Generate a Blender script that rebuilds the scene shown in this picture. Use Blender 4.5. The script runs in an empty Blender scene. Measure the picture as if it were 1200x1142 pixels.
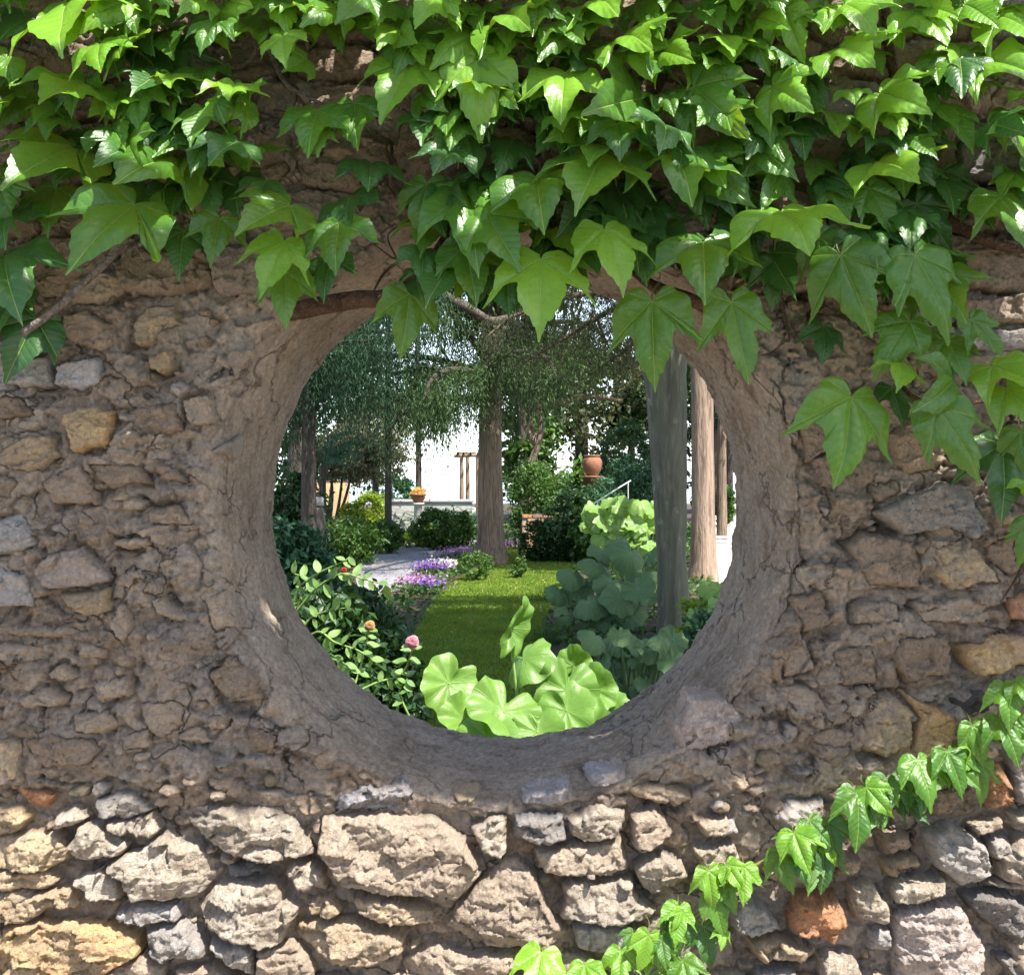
import bpy, math, random
import numpy as np
from mathutils import Vector, Matrix
random.seed(7); rng = np.random.default_rng(11)
sc = bpy.context.scene
# ------------------------------------------------------------------ camera, sky, sun, exposure
F = 1267.0; D0 = 1.9; EYE = 1.6; HOR = 560.0
cd = bpy.data.cameras.new("camera"); cam = bpy.data.objects.new("camera", cd); sc.collection.objects.link(cam)
cam.location = (0, -D0, EYE); cam.rotation_euler = (math.radians(90), 0, 0)
cd.sensor_width = 36; cd.lens = 36*F/1200; cd.shift_y = -(571-HOR)/1200
cd.clip_end = 5000; cd.clip_start = 0.05
sc.camera = cam
SUN = Vector((0.33, -0.36, 0.87)).normalized()
w = bpy.data.worlds.new("World"); sc.world = w; w.use_nodes = True
nt = w.node_tree; bg = nt.nodes["Background"]; sky = nt.nodes.new("ShaderNodeTexSky")
sky.sky_type = 'NISHITA'; sky.sun_disc = False
sky.sun_elevation = math.asin(SUN.z); sky.sun_rotation = math.atan2(SUN.x, SUN.y)
sky.air_density = 1.0; sky.dust_density = 1.6; sky.ozone_density = 1.0
bg.inputs[1].default_value = 0.12
_g = nt.nodes.new("ShaderNodeNewGeometry"); _s = nt.nodes.new("ShaderNodeSeparateXYZ"); nt.links.new(_g.outputs['Incoming'], _s.inputs[0])
_a = nt.nodes.new("ShaderNodeMath"); _a.operation = 'ABSOLUTE'; nt.links.new(_s.outputs[2], _a.inputs[0])
_m = nt.nodes.new("ShaderNodeMapRange"); _m.interpolation_type = 'SMOOTHSTEP'; nt.links.new(_a.outputs[0], _m.inputs[0])
for _i, _v in ((1, 0.0), (2, 0.36), (3, 1.0), (4, 0.0)): _m.inputs[_i].default_value = _v
_x = nt.nodes.new("ShaderNodeMix"); _x.data_type = 'RGBA'; _x.blend_type = 'ADD'; nt.links.new(_m.outputs[0], _x.inputs[0])
nt.links.new(sky.outputs[0], _x.inputs[6]); _x.inputs[7].default_value = (4.4, 4.8, 5.3, 1)   # pale summer haze low in the sky, all round
nt.links.new(_x.outputs[2], bg.inputs[0])
sl = bpy.data.lights.new("sun", 'SUN'); so = bpy.data.objects.new("sun", sl); sc.collection.objects.link(so)
sl.energy = 5.0; sl.angle = math.radians(0.53); sl.color = (1.0, 0.95, 0.87)
so.rotation_euler = SUN.to_track_quat('Z', 'Y').to_euler(); so.location = (5, -6, 12)
sc.view_settings.view_transform = 'Standard'; sc.view_settings.look = 'None'
sc.view_settings.exposure = 1.42; sc.view_settings.gamma = 1
sc.view_settings.use_curve_mapping = False
sc.cycles.max_bounces = 8; sc.cycles.diffuse_bounces = 4; sc.cycles.transmission_bounces = 4
sc.cycles.use_denoising = True

def P(px, py, d): return Vector(((px-600)/F*d, d-D0, EYE-(py-HOR)/F*d))
def G(px, py):
    d = EYE*F/(py-HOR); return Vector(((px-600)/F*d, d-D0, 0))
# ------------------------------------------------------------------ object helpers
def link(o, parent=None):
    sc.collection.objects.link(o)
    if parent: o.parent = parent
    return o
def thing(name, label, cat, loc=(0, 0, 0), group=None, kind=None):
    o = bpy.data.objects.new(name, None); o.empty_display_size = .1; link(o); o.location = loc
    return tag(o, label, cat, group, kind)
def tag(o, label, cat=None, group=None, kind=None):
    o['label'] = label
    if cat: o['category'] = cat
    if group: o['group'] = group
    if kind: o['kind'] = kind
    return o
def mk(name, V, Fc, mats, parent=None, smooth=True, uv=None, var=None, loc=None, mi=None, world=True):
    """mesh from arrays; Fc is (n,k) int array or a list of lists"""
    me = bpy.data.meshes.new(name)
    V = np.asarray(V, dtype=np.float32).reshape(-1, 3)
    if parent is not None and world: V = V-np.array(parent.location, dtype=np.float32) if parent.parent is None else V
    if loc is not None: V = V-np.array(loc, dtype=np.float32)
    if isinstance(Fc, np.ndarray):
        n, k = Fc.shape
        me.vertices.add(len(V)); me.vertices.foreach_set("co", V.ravel())
        me.loops.add(n*k); me.loops.foreach_set("vertex_index", Fc.astype(np.int32).ravel())
        me.polygons.add(n); me.polygons.foreach_set("loop_start", np.arange(0, n*k, k, dtype=np.int32))
        me.update(calc_edges=True); me.validate()
    else:
        me.from_pydata(V.tolist(), [], Fc)
    if smooth: me.polygons.foreach_set("use_smooth", np.ones(len(me.polygons), dtype=bool))
    for m in (mats if isinstance(mats, (list, tuple)) else [mats]): me.materials.append(m)
    if mi is not None: me.polygons.foreach_set("material_index", np.asarray(mi, dtype=np.int32))
    if uv is not None:
        u = me.uv_layers.new(name="UVMap"); li = np.empty(len(me.loops), dtype=np.int32)
        me.loops.foreach_get("vertex_index", li); u.data.foreach_set("uv", np.asarray(uv, dtype=np.float32)[li].ravel())
    if var is not None:
        a = me.attributes.new("var", 'FLOAT', 'POINT'); a.data.foreach_set("value", np.asarray(var, dtype=np.float32))
    o = bpy.data.objects.new(name, me)
    link(o, parent)
    if loc is not None:
        o.location = Vector(loc)-(parent.location if (parent is not None and world) else Vector((0, 0, 0)))
    return o
# ------------------------------------------------------------------ numpy noise
def _h(ix, iy, seed):
    a = (ix.astype(np.int64)*374761393+iy.astype(np.int64)*668265263+seed*1442695041) & 0xffffffff
    a = ((a ^ (a >> 13))*1274126177) & 0xffffffff
    a = ((a ^ (a >> 16))*2246822519) & 0xffffffff
    return (a ^ (a >> 15)) & 0xffffffff
def rnd(ix, iy, seed): return _h(ix, iy, seed)/4294967295.0
def pn(x, y, seed=0):
    ix = np.floor(x); iy = np.floor(y); fx = x-ix; fy = y-iy
    u = fx*fx*fx*(fx*(fx*6-15)+10); v = fy*fy*fy*(fy*(fy*6-15)+10)
    def g(a, b):
        t = rnd(ix+a, iy+b, seed)*2*np.pi
        return np.cos(t)*(fx-a)+np.sin(t)*(fy-b)
    n0 = g(0, 0)*(1-u)+g(1, 0)*u; n1 = g(0, 1)*(1-u)+g(1, 1)*u
    return (n0*(1-v)+n1*v)*1.5
def fbm(x, y, seed=0, oct=4, ridge=False):
    s = 0; a = 1; t = 0
    for i in range(oct):
        n = pn(x, y, seed+i*17)
        if ridge: n = 1-2*np.abs(n)
        s = s+a*n; t += a; a *= .5; x = x*2.03+11.3; y = y*2.03+5.7
    return s/t
def facets(x, y, seed, tilt=1.0):
    """chipped-rock relief: every cell is a plane of its own"""
    ix = np.floor(x); iy = np.floor(y); best = np.full(x.shape, 9.0); val = np.zeros(x.shape)
    for a in (-1, 0, 1):
        for b in (-1, 0, 1):
            cx = ix+a; cy = iy+b
            qx = cx+.1+.8*rnd(cx, cy, seed); qy = cy+.1+.8*rnd(cx, cy, seed+1)
            dx = x-qx; dy = y-qy; d = dx*dx+dy*dy
            h = rnd(cx, cy, seed+2)-.5+tilt*((rnd(cx, cy, seed+3)-.5)*dx+(rnd(cx, cy, seed+4)-.5)*dy)
            m = d < best; best = np.where(m, d, best); val = np.where(m, h, val)
    return val
def sst(a, b, x):
    t = np.clip((x-a)/(b-a), 0, 1); return t*t*(3-2*t)
# ------------------------------------------------------------------ material DSL
class NT:
    def __init__(s, name):
        s.m = bpy.data.materials.new(name); s.m.use_nodes = True; s.t = s.m.node_tree; s.t.nodes.clear()
        s.out = s.n('ShaderNodeOutputMaterial')
    def n(s, typ, ins=None, **kw):
        nd = s.t.nodes.new(typ)
        for k, v in kw.items(): setattr(nd, k, v)
        for k, v in (ins or {}).items(): s.set(nd, k, v)
        return nd
    def set(s, nd, k, v):
        i = nd.inputs[k]
        if isinstance(v, bpy.types.Node): v = v.outputs[0]
        if isinstance(v, bpy.types.NodeSocket): s.t.links.new(v, i)
        else: i.default_value = v
    def ma(s, op, a, b=None, c=None):
        nd = s.n('ShaderNodeMath', operation=op); s.set(nd, 0, a)
        if b is not None: s.set(nd, 1, b)
        if c is not None: s.set(nd, 2, c)
        return nd.outputs[0]
    def noise(s, vec, scale, detail=4, rough=.55, dist=0, **kw):
        nd = s.n('ShaderNodeTexNoise', {'Scale': scale, 'Detail': detail, 'Roughness': rough, 'Distortion': dist}, **kw)
        if vec is not None: s.set(nd, 'Vector', vec)
        return nd.outputs['Fac']
    def ramp(s, fac, stops):
        nd = s.n('ShaderNodeValToRGB'); s.set(nd, 0, fac); e = nd.color_ramp.elements
        while len(e) > len(stops): e.remove(e[-1])
        while len(e) < len(stops): e.new(1)
        for q, (p, c) in zip(e, stops):
            q.position = p; q.color = (c, c, c, 1) if isinstance(c, (int, float)) else (*c, 1)
        return nd.outputs[0]
    def mix(s, f, a, b, mode='MIX'):
        nd = s.n('ShaderNodeMix', data_type='RGBA', blend_type=mode)
        s.set(nd, 0, f)
        for k, v in ((6, a), (7, b)): s.set(nd, k, (*v, 1) if isinstance(v, tuple) and len(v) == 3 else v)
        return nd.outputs[2]
    def bump(s, h, strength, dist, prev=None):
        nd = s.n('ShaderNodeBump', {'Strength': strength, 'Distance': dist, 'Height': h})
        if prev is not None: s.set(nd, 'Normal', prev)
        return nd.outputs[0]
    def mapping(s, vec, scale):
        nd = s.n('ShaderNodeMapping', {'Scale': scale}); s.set(nd, 'Vector', vec); return nd.outputs[0]
    def pos(s): return s.n('ShaderNodeNewGeometry').outputs['Position']
    def done(s, col, rough=.85, nrm=None, spec=.3, **kw):
        p = s.n('ShaderNodeBsdfPrincipled', {'Roughness': rough, 'Specular IOR Level': spec})
        s.set(p, 'Base Color', (*col, 1) if isinstance(col, tuple) else col)
        if nrm is not None: s.set(p, 'Normal', nrm)
        for k, v in kw.items(): s.set(p, k, v)
        s.t.links.new(p.outputs[0], s.out.inputs[0]); return s.m

MORT = (.31, .245, .19)
def stone_mat(name, c, c2, dust=.4, stain=(.06, .05, .042)):
    t = NT(name); p = t.pos()
    n1 = t.noise(p, 14, 5, .6, .4); n2 = t.noise(p, 55, 5, .65); n3 = t.noise(p, 5.5, 3, .5, 1.0); n4 = t.noise(p, 230, 4, .7)
    oi = t.n('ShaderNodeObjectInfo').outputs['Random']
    col = t.mix(t.ramp(n1, [(.36, 0), (.62, 1)]), c, c2)
    col = t.mix(t.ramp(n2, [(.5, 0), (.66, .75)]), col, tuple(min(.62, v*1.5+.02) for v in c))
    col = t.mix(t.ramp(t.noise(p, 30, 6, .7, .6), [(.28, .8), (.43, 0)]), col, stain)
    col = t.mix(t.ma('MULTIPLY', t.ramp(n3, [(.40, 0), (.58, 1)]), dust), col, MORT)
    v = t.ma('MULTIPLY_ADD', n4, .5, t.ma('MULTIPLY_ADD', oi, .24, .64))
    hs = t.n('ShaderNodeHueSaturation', {'Color': col, 'Value': v, 'Saturation': t.ma('MULTIPLY_ADD', n1, .5, .8)}).outputs[0]
    h = t.ma('ADD', t.ma('MULTIPLY', n2, .6), t.ma('MULTIPLY', n4, .3))
    vo = t.n('ShaderNodeTexVoronoi', {'Scale': 85.0, 'Vector': p}, feature='DISTANCE_TO_EDGE').outputs[0]
    vo2 = t.ma('MULTIPLY', t.ramp(vo, [(0, 0), (.06, 1)]), .10)
    h = t.ma('ADD', h, vo2)
    b = t.bump(h, 1.0, .010); b = t.bump(t.noise(p, 450, 3, .7), .9, .0028, b)
    return t.done(hs, .88, b, .25)
def mortar_mat(name, blotch=True, polar=False):
    t = NT(name); p = t.pos()
    n1 = t.noise(p, 5, 5, .6, .8); n2 = t.noise(p, 22, 6, .65, .3); n3 = t.noise(p, 110, 5, .7); n4 = t.noise(p, 3.2, 3, .5)
    col = t.mix(t.ramp(n1, [(.34, 0), (.64, 1)]), (.225, .172, .130), (.38, .31, .245))
    col = t.mix(t.ramp(n4, [(.5, 0), (.68, .55)]), col, (.32, .29, .27))
    col = t.mix(t.ramp(n2, [(.54, 0), (.72, .8)]), col, (.44, .38, .32))
    col = t.mix(t.ramp(n2, [(.24, .6), (.38, 0)]), col, (.10, .078, .06))
    col = t.mix(t.ramp(t.noise(p, 9, 2, .5), [(.64, 0), (.72, .5)]), col, (.27, .17, .085))
    h = t.ma('ADD', t.ma('MULTIPLY', n2, .55), t.ma('MULTIPLY', n3, .35))
    wp = t.n('ShaderNodeVectorMath', {0: p, 1: t.n('ShaderNodeVectorMath', {0: t.n('ShaderNodeTexNoise', {'Scale': 11.0, 'Detail': 5.0, 'Vector': p}).outputs['Color']}, operation='SCALE').outputs[0]}, operation='ADD')
    wp.inputs[1].links[0].from_node.inputs['Scale'].default_value = .16
    cr = t.ramp(t.n('ShaderNodeTexVoronoi', {'Scale': 6.5, 'Vector': wp.outputs[0]}, feature='DISTANCE_TO_EDGE').outputs[0], [(.0, 1), (.022, 0)])
    cr = t.ma('MULTIPLY', cr, t.ramp(t.noise(p, 6, 2), [(.47, 0), (.56, 1)]))
    col = t.mix(t.ma('MULTIPLY', cr, .8), col, (.06, .045, .035)); h = t.ma('SUBTRACT', h, t.ma('MULTIPLY', cr, .8))
    if polar:
        uv = t.n('ShaderNodeUVMap').outputs[0]
        g = t.noise(t.mapping(uv, (9, 24, 1)), 1.0, 6, .66, .8); g2 = t.noise(t.mapping(uv, (60, 120, 1)), 1.0, 3, .6)
        col = t.mix(.4, col, (.385, .32, .26)); col = t.mix(t.ramp(g, [(.33, .65), (.50, 0)]), col, (.15, .105, .073))
        col = t.mix(t.ramp(g2, [(.52, 0), (.75, .35)]), col, (.33, .29, .25))
        h = t.ma('ADD', t.ma('MULTIPLY_ADD', n2, .5, t.ma('MULTIPLY', cr, -.8)), t.ma('ADD', t.ma('MULTIPLY', g, .8), t.ma('MULTIPLY', g2, .3)))
        # scraps of old blue paint left on the plaster
        for (q, r) in (((-.352, .03, 1.245), .028), ((-.318, .0, 1.20), .02), ((-.03, .03, 1.07), .010), ((.215, -.01, 1.085), .008)):
            dv = t.n('ShaderNodeVectorMath', operation='DISTANCE'); t.set(dv, 0, p); dv.inputs[1].default_value = q
            f = t.ma('SUBTRACT', 1.0, t.ma('DIVIDE', dv.outputs['Value'], r)); f = t.ma('ADD', f, t.ma('MULTIPLY_ADD', n2, 2.2, -1.25))
            col = t.mix(t.ramp(f, [(.0, 0), (.45, .75)]), col, (.16, .23, .36))
    col = t.mix(.8, col, t.mix(1.0, col, t.ramp(n3, [(.3, .5), (.7, 1.35)]), 'MULTIPLY'))
    b = t.bump(h, .9, .008); b = t.bump(t.noise(p, 300, 5, .75), 1.0, .004, b)
    return t.done(col, .92, b, .2)
SM = {
 'L': ((.37, .32, .26), (.29, .245, .195)), 'G': ((.27, .255, .245), (.36, .335, .31)), 'K': ((.13, .125, .125), (.24, .23, .22)),
 'O': ((.50, .30, .14), (.42, .32, .21)), 'T': ((.38, .28, .165), (.34, .285, .22)), 'B': ((.21, .155, .11), (.28, .22, .17)),
 'R': ((.42, .19, .09), (.33, .21, .135)), 'V': ((.31, .30, .325), (.33, .305, .29)), 'D': ((.055, .05, .048), (.10, .09, .08)),
 'N': ((.15, .125, .085), (.20, .16, .115)),
 'P': ((.42, .35, .32), (.34, .29, .26)), 'W': ((.32, .255, .195), (.37, .305, .24))}
SMAT = {k: stone_mat('stone_'+k, *v, dust=.35) for k, v in SM.items()}
SMATD = {k: stone_mat('stone_dusty_'+k, *v, dust=.6) for k, v in SM.items()}
MM = mortar_mat('mortar'); RM = mortar_mat('plaster', polar=True)

# ------------------------------------------------------------------ THE WALL
HC = np.array((-.014, 1.543)); 
def zone(z): # 1 in the deep-jointed bottom courses
    return sst(1.09, .99, z)
# colour, proud(mm), outline in photo pixels
ST = """L 34 205,952 228,942 330,944 350,965 369,998 330,1003 300,1006 265,995 235,975
L 36 84,989 97,965 116,964 152,989 142,1000 92,1006
L 38 92,1028 123,1013 142,1026 150,1049 110,1049
L 44 131,1005 168,992 194,975 208,986 234,990 264,1013 250,1034 231,1051 163,1049 143,1023
L 40 231,1063 257,1031 300,1032 322,1026 335,1047 354,1057 333,1099 314,1105 290,1098 248,1085
G 26 137,1068 163,1055 210,1057 214,1073 184,1078 139,1076
G 34 173,1086 218,1076 244,1105 244,1118 179,1119 175,1102
O 36 -15,1089 34,1077 68,1078 118,1076 163,1094 165,1115 142,1126 126,1142 90,1175 -15,1175
W 30 131,1131 168,1118 197,1128 197,1165 131,1165
T 26 -15,989 34,973 66,973 84,989 79,1008 60,1016 -15,1018
T 24 -15,1023 26,1015 53,1013 71,1031 53,1040 -15,1038
T 30 -15,1044 32,1046 87,1036 97,1052 92,1061 63,1062 39,1074 18,1068 -15,1062
R 12 17,919 66,929 58,944 34,942
T 14 -15,863 26,866 29,912 -15,922
B 20 31,866 66,858 105,866 118,876 108,894 60,896 34,884
T 20 -15,947 26,942 39,958 26,972 -15,985
L 24 64,958 87,944 105,957 92,964 66,970
G 14 113,934 158,929 181,947 147,960 116,955
L 24 125,964 181,952 189,971 179,981 142,973
K 12 267,1010 296,1008 311,1016 298,1025 268,1027
G 26 247,1102 288,1100 300,1108 302,1140 280,1135 255,1115
W 24 205,1131 252,1128 285,1150 285,1170 205,1165
W 28 302,1110 344,1100 371,1130 366,1165 303,1165
W 42 377,960 420,956 480,955 505,955 543,981 566,1020 537,1052 506,1044 451,1042 403,1034 382,1005 372,984
L 30 333,1021 348,1004 380,1014 386,1042 354,1040
T 22 361,1051 388,1047 403,1063 396,1070 363,1071
T 34 348,1078 406,1075 448,1084 474,1094 472,1115 435,1127 385,1123 347,1094
T 28 414,1049 453,1047 485,1055 522,1073 516,1082 461,1078 422,1065
W 38 524,1085 560,1030 605,1003 630,1028 648,1073 668,1090 645,1106 560,1108
W 30 470,1130 500,1112 560,1114 612,1112 625,1120 600,1135 490,1165
L 32 552,968 575,955 594,955 595,990 589,1005 562,993
K 34 600,952 660,954 665,978 631,987 604,976
L 32 668,957 700,939 731,949 726,974 690,982 669,976
W 40 628,992 731,981 737,1018 704,1023 630,1018
W 36 738,954 770,939 792,973 751,995 740,987
T 24 720,918 778,918 812,929 796,942 744,933
L 36 659,1028 739,1028 749,1050 768,1065 758,1077 697,1075 654,1071 662,1052
G 28 670,1083 718,1081 758,1088 762,1099 728,1113 675,1110
L 32 743,1010 778,996 810,1021 805,1031 762,1043 746,1029
L 26 812,992 860,986 868,1010 850,1022 822,1018
B 16 779,949 812,950 821,963 796,966
W 20 814,962 852,957 860,977 827,979
L 22 654,1117 686,1117 707,1131 700,1160 654,1160
G 18 840,957 860,962 864,976 840,980
G 26 902,955 926,938 966,936 970,956 921,969
R 34 921,1072 931,1046 979,1049 989,1075 972,1098 924,1086
G 28 855,1083 861,1052 894,1055 914,1083 877,1096
T 30 879,1102 909,1095 958,1113 944,1125 889,1120
L 34 993,1033 1017,1027 1037,1053 1034,1076 1000,1075
T 28 1031,1005 1076,1002 1081,1015 1037,1026
L 34 1044,1033 1102,1024 1104,1041 1061,1057 1044,1051
B 24 1031,970 1061,973 1071,990 1037,1000
P 42 1047,1068 1089,1057 1124,1058 1155,1110 1147,1132 1110,1165 1047,1145
G 40 1082,973 1111,961 1153,989 1160,1018 1124,1035 1091,1012
L 30 1135,966 1168,954 1172,970 1138,976
G 28 1157,983 1180,980 1191,1000 1160,1002
K 36 1126,1048 1174,1044 1215,1064 1215,1098 1164,1088
L 30 1151,1032 1215,1027 1215,1042 1157,1037
K 28 1170,1121 1215,1112 1215,1155 1182,1145
R 26 1151,901 1168,891 1186,933 1174,947 1157,944
V 30 1173,882 1215,888 1215,936 1190,938
L 26 1179,951 1215,948 1215,961 1186,963
D 42 1121,820 1143,806 1158,817 1152,832 1124,836
O 22 1056,812 1121,838 1111,873 1080,886 1063,880 1075,839
T 24 1017,820 1042,812 1071,836 1065,870 1035,887 1003,877 1009,839
K 14 919,899 960,899 944,910 922,908
B 12 941,861 966,851 1001,858 998,877 966,873
V 8 916,845 938,851 931,867 919,873
P 3 790,850 810,815 850,820 883,845 878,862 820,880 795,875
B 26 1075,920 1124,918 1131,946 1088,957
L 28 959,1118 998,1114 1015,1160 960,1165
K 26 881,1134 931,1131 935,1165 881,1165
G 24 1017,1085 1042,1087 1042,1110 1019,1113
W 24 925,1011 966,1024 970,1035 930,1032
B 22 982,992 1007,1002 1008,1020 978,1026
G 30 1018,600 1065,580 1098,565 1128,565 1146,594 1158,618 1140,633 1104,615 1080,624 1056,624
B 16 993,638 1009,623 1068,632 1078,651 1078,685 1051,688 1015,685 1002,663
T 22 1094,641 1113,634 1144,641 1171,681 1113,691 1091,669
B 6 1150,637 1187,625 1194,669 1179,676 1154,654
T 26 1163,602 1215,593 1215,617 1166,616
W 18 1070,707 1156,692 1162,725 1152,729 1079,729
R 24 1175,701 1215,689 1215,723 1178,726
L 12 999,707 1049,704 1052,726 999,731
O 30 1121,757 1170,741 1215,748 1215,773 1142,792
B 20 1053,745 1107,742 1114,758 1111,789 1059,798 1044,767
T 22 1040,510 1060,490 1092,495 1110,530 1098,553 1062,556 1045,544
G 3 952,590 965,565 978,590 968,612
B 14 1015,570 1050,558 1058,575 1025,590
B 26 1090,300 1130,280 1205,285 1215,330 1160,345 1100,330
B 24 1110,350 1160,351 1215,342 1215,380 1120,382
G 26 1110,390 1170,387 1215,384 1215,412 1120,412
T 20 71,334 86,325 128,319 158,331 119,361 86,358
B 14 125,305 178,311 195,334 146,352 162,330
B 18 77,368 104,363 141,389 138,408 119,415 76,399
T 22 157,377 176,359 206,356 215,378 190,394 176,406 158,403
T 16 172,419 206,410 206,432 190,439 178,432
G 18 -15,425 58,419 62,453 -15,450
V 22 67,427 117,419 126,447 98,457 68,454
B 14 -15,465 30,464 46,487 12,493 -15,490
O 34 76,487 98,476 138,481 135,519 88,533
T 20 -15,503 30,514 63,508 72,533 42,555 18,552 -15,540
B 18 47,563 96,541 126,591 62,591
B 14 -15,547 28,563 12,585 -15,590
B 12 103,544 165,544 177,566 131,573
B 12 178,538 208,550 230,566 190,566
V 9 247,527 274,515 268,530 250,533
B 14 175,598 208,592 236,616 181,614
G 18 -15,608 27,601 49,634 46,641 -15,653
G 18 63,617 77,609 86,628 65,625
P 32 41,664 65,648 98,639 129,676 125,682 56,689
T 24 67,693 129,689 132,715 119,722 91,719
G 14 -15,663 33,672 46,709 -15,713
B 14 -15,729 42,732 117,735 117,749 60,746 -15,743
W 16 -15,756 30,753 63,758 63,775 -15,777
W 14 131,727 140,703 158,727 149,754 134,745
W 10 179,703 190,695 205,713 232,725 215,728 185,720
B 16 247,792 268,768 301,786 313,819 274,822
W 14 163,822 208,815 221,828 218,849 190,866 169,846
W 18 20,816 60,803 80,816 74,826 33,829
W 12 131,636 179,625 177,638 152,644
P 10 187,642 215,632 238,660 230,688 190,678
W 18 53,789 77,776 96,792 74,799
W 14 142,864 177,848 180,874 149,877
W 16 207,861 232,848 254,870 220,870
V 7 398,908 438,921 474,916 485,937 459,950 393,948
B 10 340,934 367,929 375,950 356,955
T 12 530,931 558,931 558,947 535,947
V 9 613,929 665,921 673,942 610,944
V 8 689,905 733,902 739,913 697,923
W 12 240,700 262,690 275,735 255,745
B 14 925,700 960,690 975,730 940,742
W 12 905,750 945,748 955,785 915,792
B 12 975,760 1020,755 1030,800 985,805
W 10 905,800 950,805 975,835 930,838
B 12 150,480 205,470 215,505 165,515
W 12 215,470 250,462 255,495 225,500
B 12 930,480 965,470 985,520 945,540
B 12 1060,640 1085,630 1090,640 1080,650
W 12 90,750 128,756 126,772 95,770
W 12 105,800 150,792 158,815 115,822
W 12 85,838 128,830 150,852 120,860 92,856
B 12 290,850 330,862 322,885 296,878"""
stones = []
def px2w(q): return np.array(((q[0]-600)*.0015, EYE-(q[1]-HOR)*.0015))
for ln in ST.splitlines():
    a = ln.split(); stones.append((a[0], float(a[1])/1000, np.array([px2w(tuple(map(float, s.split(',')))) for s in a[2:]]), True))
# courses under the creeper and outside the frame
rs = random.Random(5)
def inframe(c, m=0): return abs(c[0]) < .93+m and .70-m < c[1] < 2.47+m
z = 0.03
while z < 2.66:
    h = rs.uniform(.065, .115); x = -1.75+rs.uniform(0, .1)
    while x < 1.75:
        wd = rs.uniform(.09, .21); c = (x+wd/2, z+h/2)
        py = HOR+(EYE-c[1])/.0015; rr = math.hypot(c[0]-HC[0], c[1]-HC[1])
        if rr > .60 and not (inframe(c) and py > 325) and z+h < 2.72:
            g = .004; k = []
            for (u, v) in ((0, .15), (.12, 0), (.55, -.03), (.92, .02), (1, .2), (1.02, .75), (.86, 1), (.4, 1.02), (.08, .95), (-.02, .6)):
                k.append((x+g+(wd-2*g)*(u+rs.uniform(-.06, .06)), z+g+(h-2*g)*(v+rs.uniform(-.1, .1))))
            stones.append((rs.choice('BBNBNNKB') if py < 330 else rs.choice('WWLGTBLG'), rs.uniform(.014, .03) if z > 1.05 else rs.uniform(.025, .04), np.array(k), inframe(c, .02)))  # darker stones behind the creeper: its shade put into their colour
        x += wd
    z += h
def sdf(X, Z, poly):
    n = len(poly); d = np.full(X.shape, 1e9); s = np.ones(X.shape)
    for i in range(n):
        a = poly[i]; b = poly[(i+1) % n]; e = b-a; wx = X-a[0]; wz = Z-a[1]
        t = np.clip((wx*e[0]+wz*e[1])/(e@e), 0, 1); bx = wx-e[0]*t; bz = wz-e[1]*t
        d = np.minimum(d, bx*bx+bz*bz)
        c1 = Z >= a[1]; c2 = Z < b[1]; c3 = e[0]*wz > e[1]*wx
        s = np.where((c1 & c2 & c3) | (~c1 & ~c2 & ~c3), -s, s)
    return -s*np.sqrt(d)   # positive inside
def warp(X, Z, a=1.0):
    return (X+a*(.009*fbm(X*24, Z*28, 3, 4)+.0025*pn(X*140, Z*140, 9)), Z+a*(.008*fbm(X*24, Z*28, 41, 4)+.0025*pn(X*140, Z*140, 47)))
def mortar_h(X, Z, coarse=False):
    """towards the viewer, metres"""
    zn = zone(Z); WX, WZ = X+.02*fbm(X*9, Z*9, 5, 3), Z+.014*fbm(X*9, Z*9, 6, 3)
    h = .014*fbm(X*7, Z*8, 1, 4)+.006*fbm(X*30, Z*34, 2, 4)
    h = h+.019*facets(WX*10, WZ*16, 50, 2.0)+.010*facets(WX*34, WZ*44, 60, 1.6)+.0042*facets(WX*80, WZ*95, 70, 1.7)+.002*fbm(X*120, Z*120, 77, 3)
    pit = np.clip(fbm(X*24, Z*30, 33, 3)-.28, 0, 1)*.05
    h = h-pit
    return h*(1-.45*zn)-.013*zn-.003
root = thing('stone_wall', 'old rubble stone wall with a round plastered window opening', 'wall')
def axis(a, b, s, lo, hi, cs):
    return np.concatenate([np.arange(lo, a, cs), np.arange(a, b, s), np.arange(b, hi+cs*.5, cs)])
xs = axis(-.96, .96, .003, -1.8, 1.8, .03); zs = axis(.68, 2.5, .003, 0, 2.7, .03)
X, Z = np.meshgrid(xs, zs); Hm = mortar_h(X, Z)
WXg, WZg = warp(X, Z)
SD = np.full(X.shape, -1.0)
for (c, pr, poly, fr) in stones:
    lo = poly.min(0)-.03; hi = poly.max(0)+.03
    i0, i1 = np.searchsorted(xs, (lo[0], hi[0])); j0, j1 = np.searchsorted(zs, (lo[1], hi[1]))
    if i1 > i0 and j1 > j0:
        s_ = np.s_[j0:j1, i0:i1]; SD[s_] = np.maximum(SD[s_], sdf(WXg[s_], WZg[s_], poly))
gm = sst(.0, .3, fbm(X*11, Z*11, 81, 3))
Hm -= (.001+.014*gm)*np.exp(-((SD+.002)/.0065)**2)*(1-zone(Z)*.6)
smear = sst(-.1, .3, fbm(X*8, Z*8, 91, 4))*(1-zone(Z)); Hm = Hm+smear*.009+.003*(1-zone(Z))
Hm = np.where(SD > .003, np.minimum(Hm, -.014)*(1-smear)+Hm*smear, Hm)
R = np.hypot(X-HC[0], Z-HC[1])
Hm = Hm-sst(.532, .503, R)*.05
idx = np.arange(X.size).reshape(X.shape)
q = np.stack([idx[:-1, :-1], idx[:-1, 1:], idx[1:, 1:], idx[1:, :-1]], -1)
keep = ((R[:-1, :-1] > .50) & (R[1:, 1:] > .50) & (R[:-1, 1:] > .50) & (R[1:, :-1] > .50))
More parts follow.
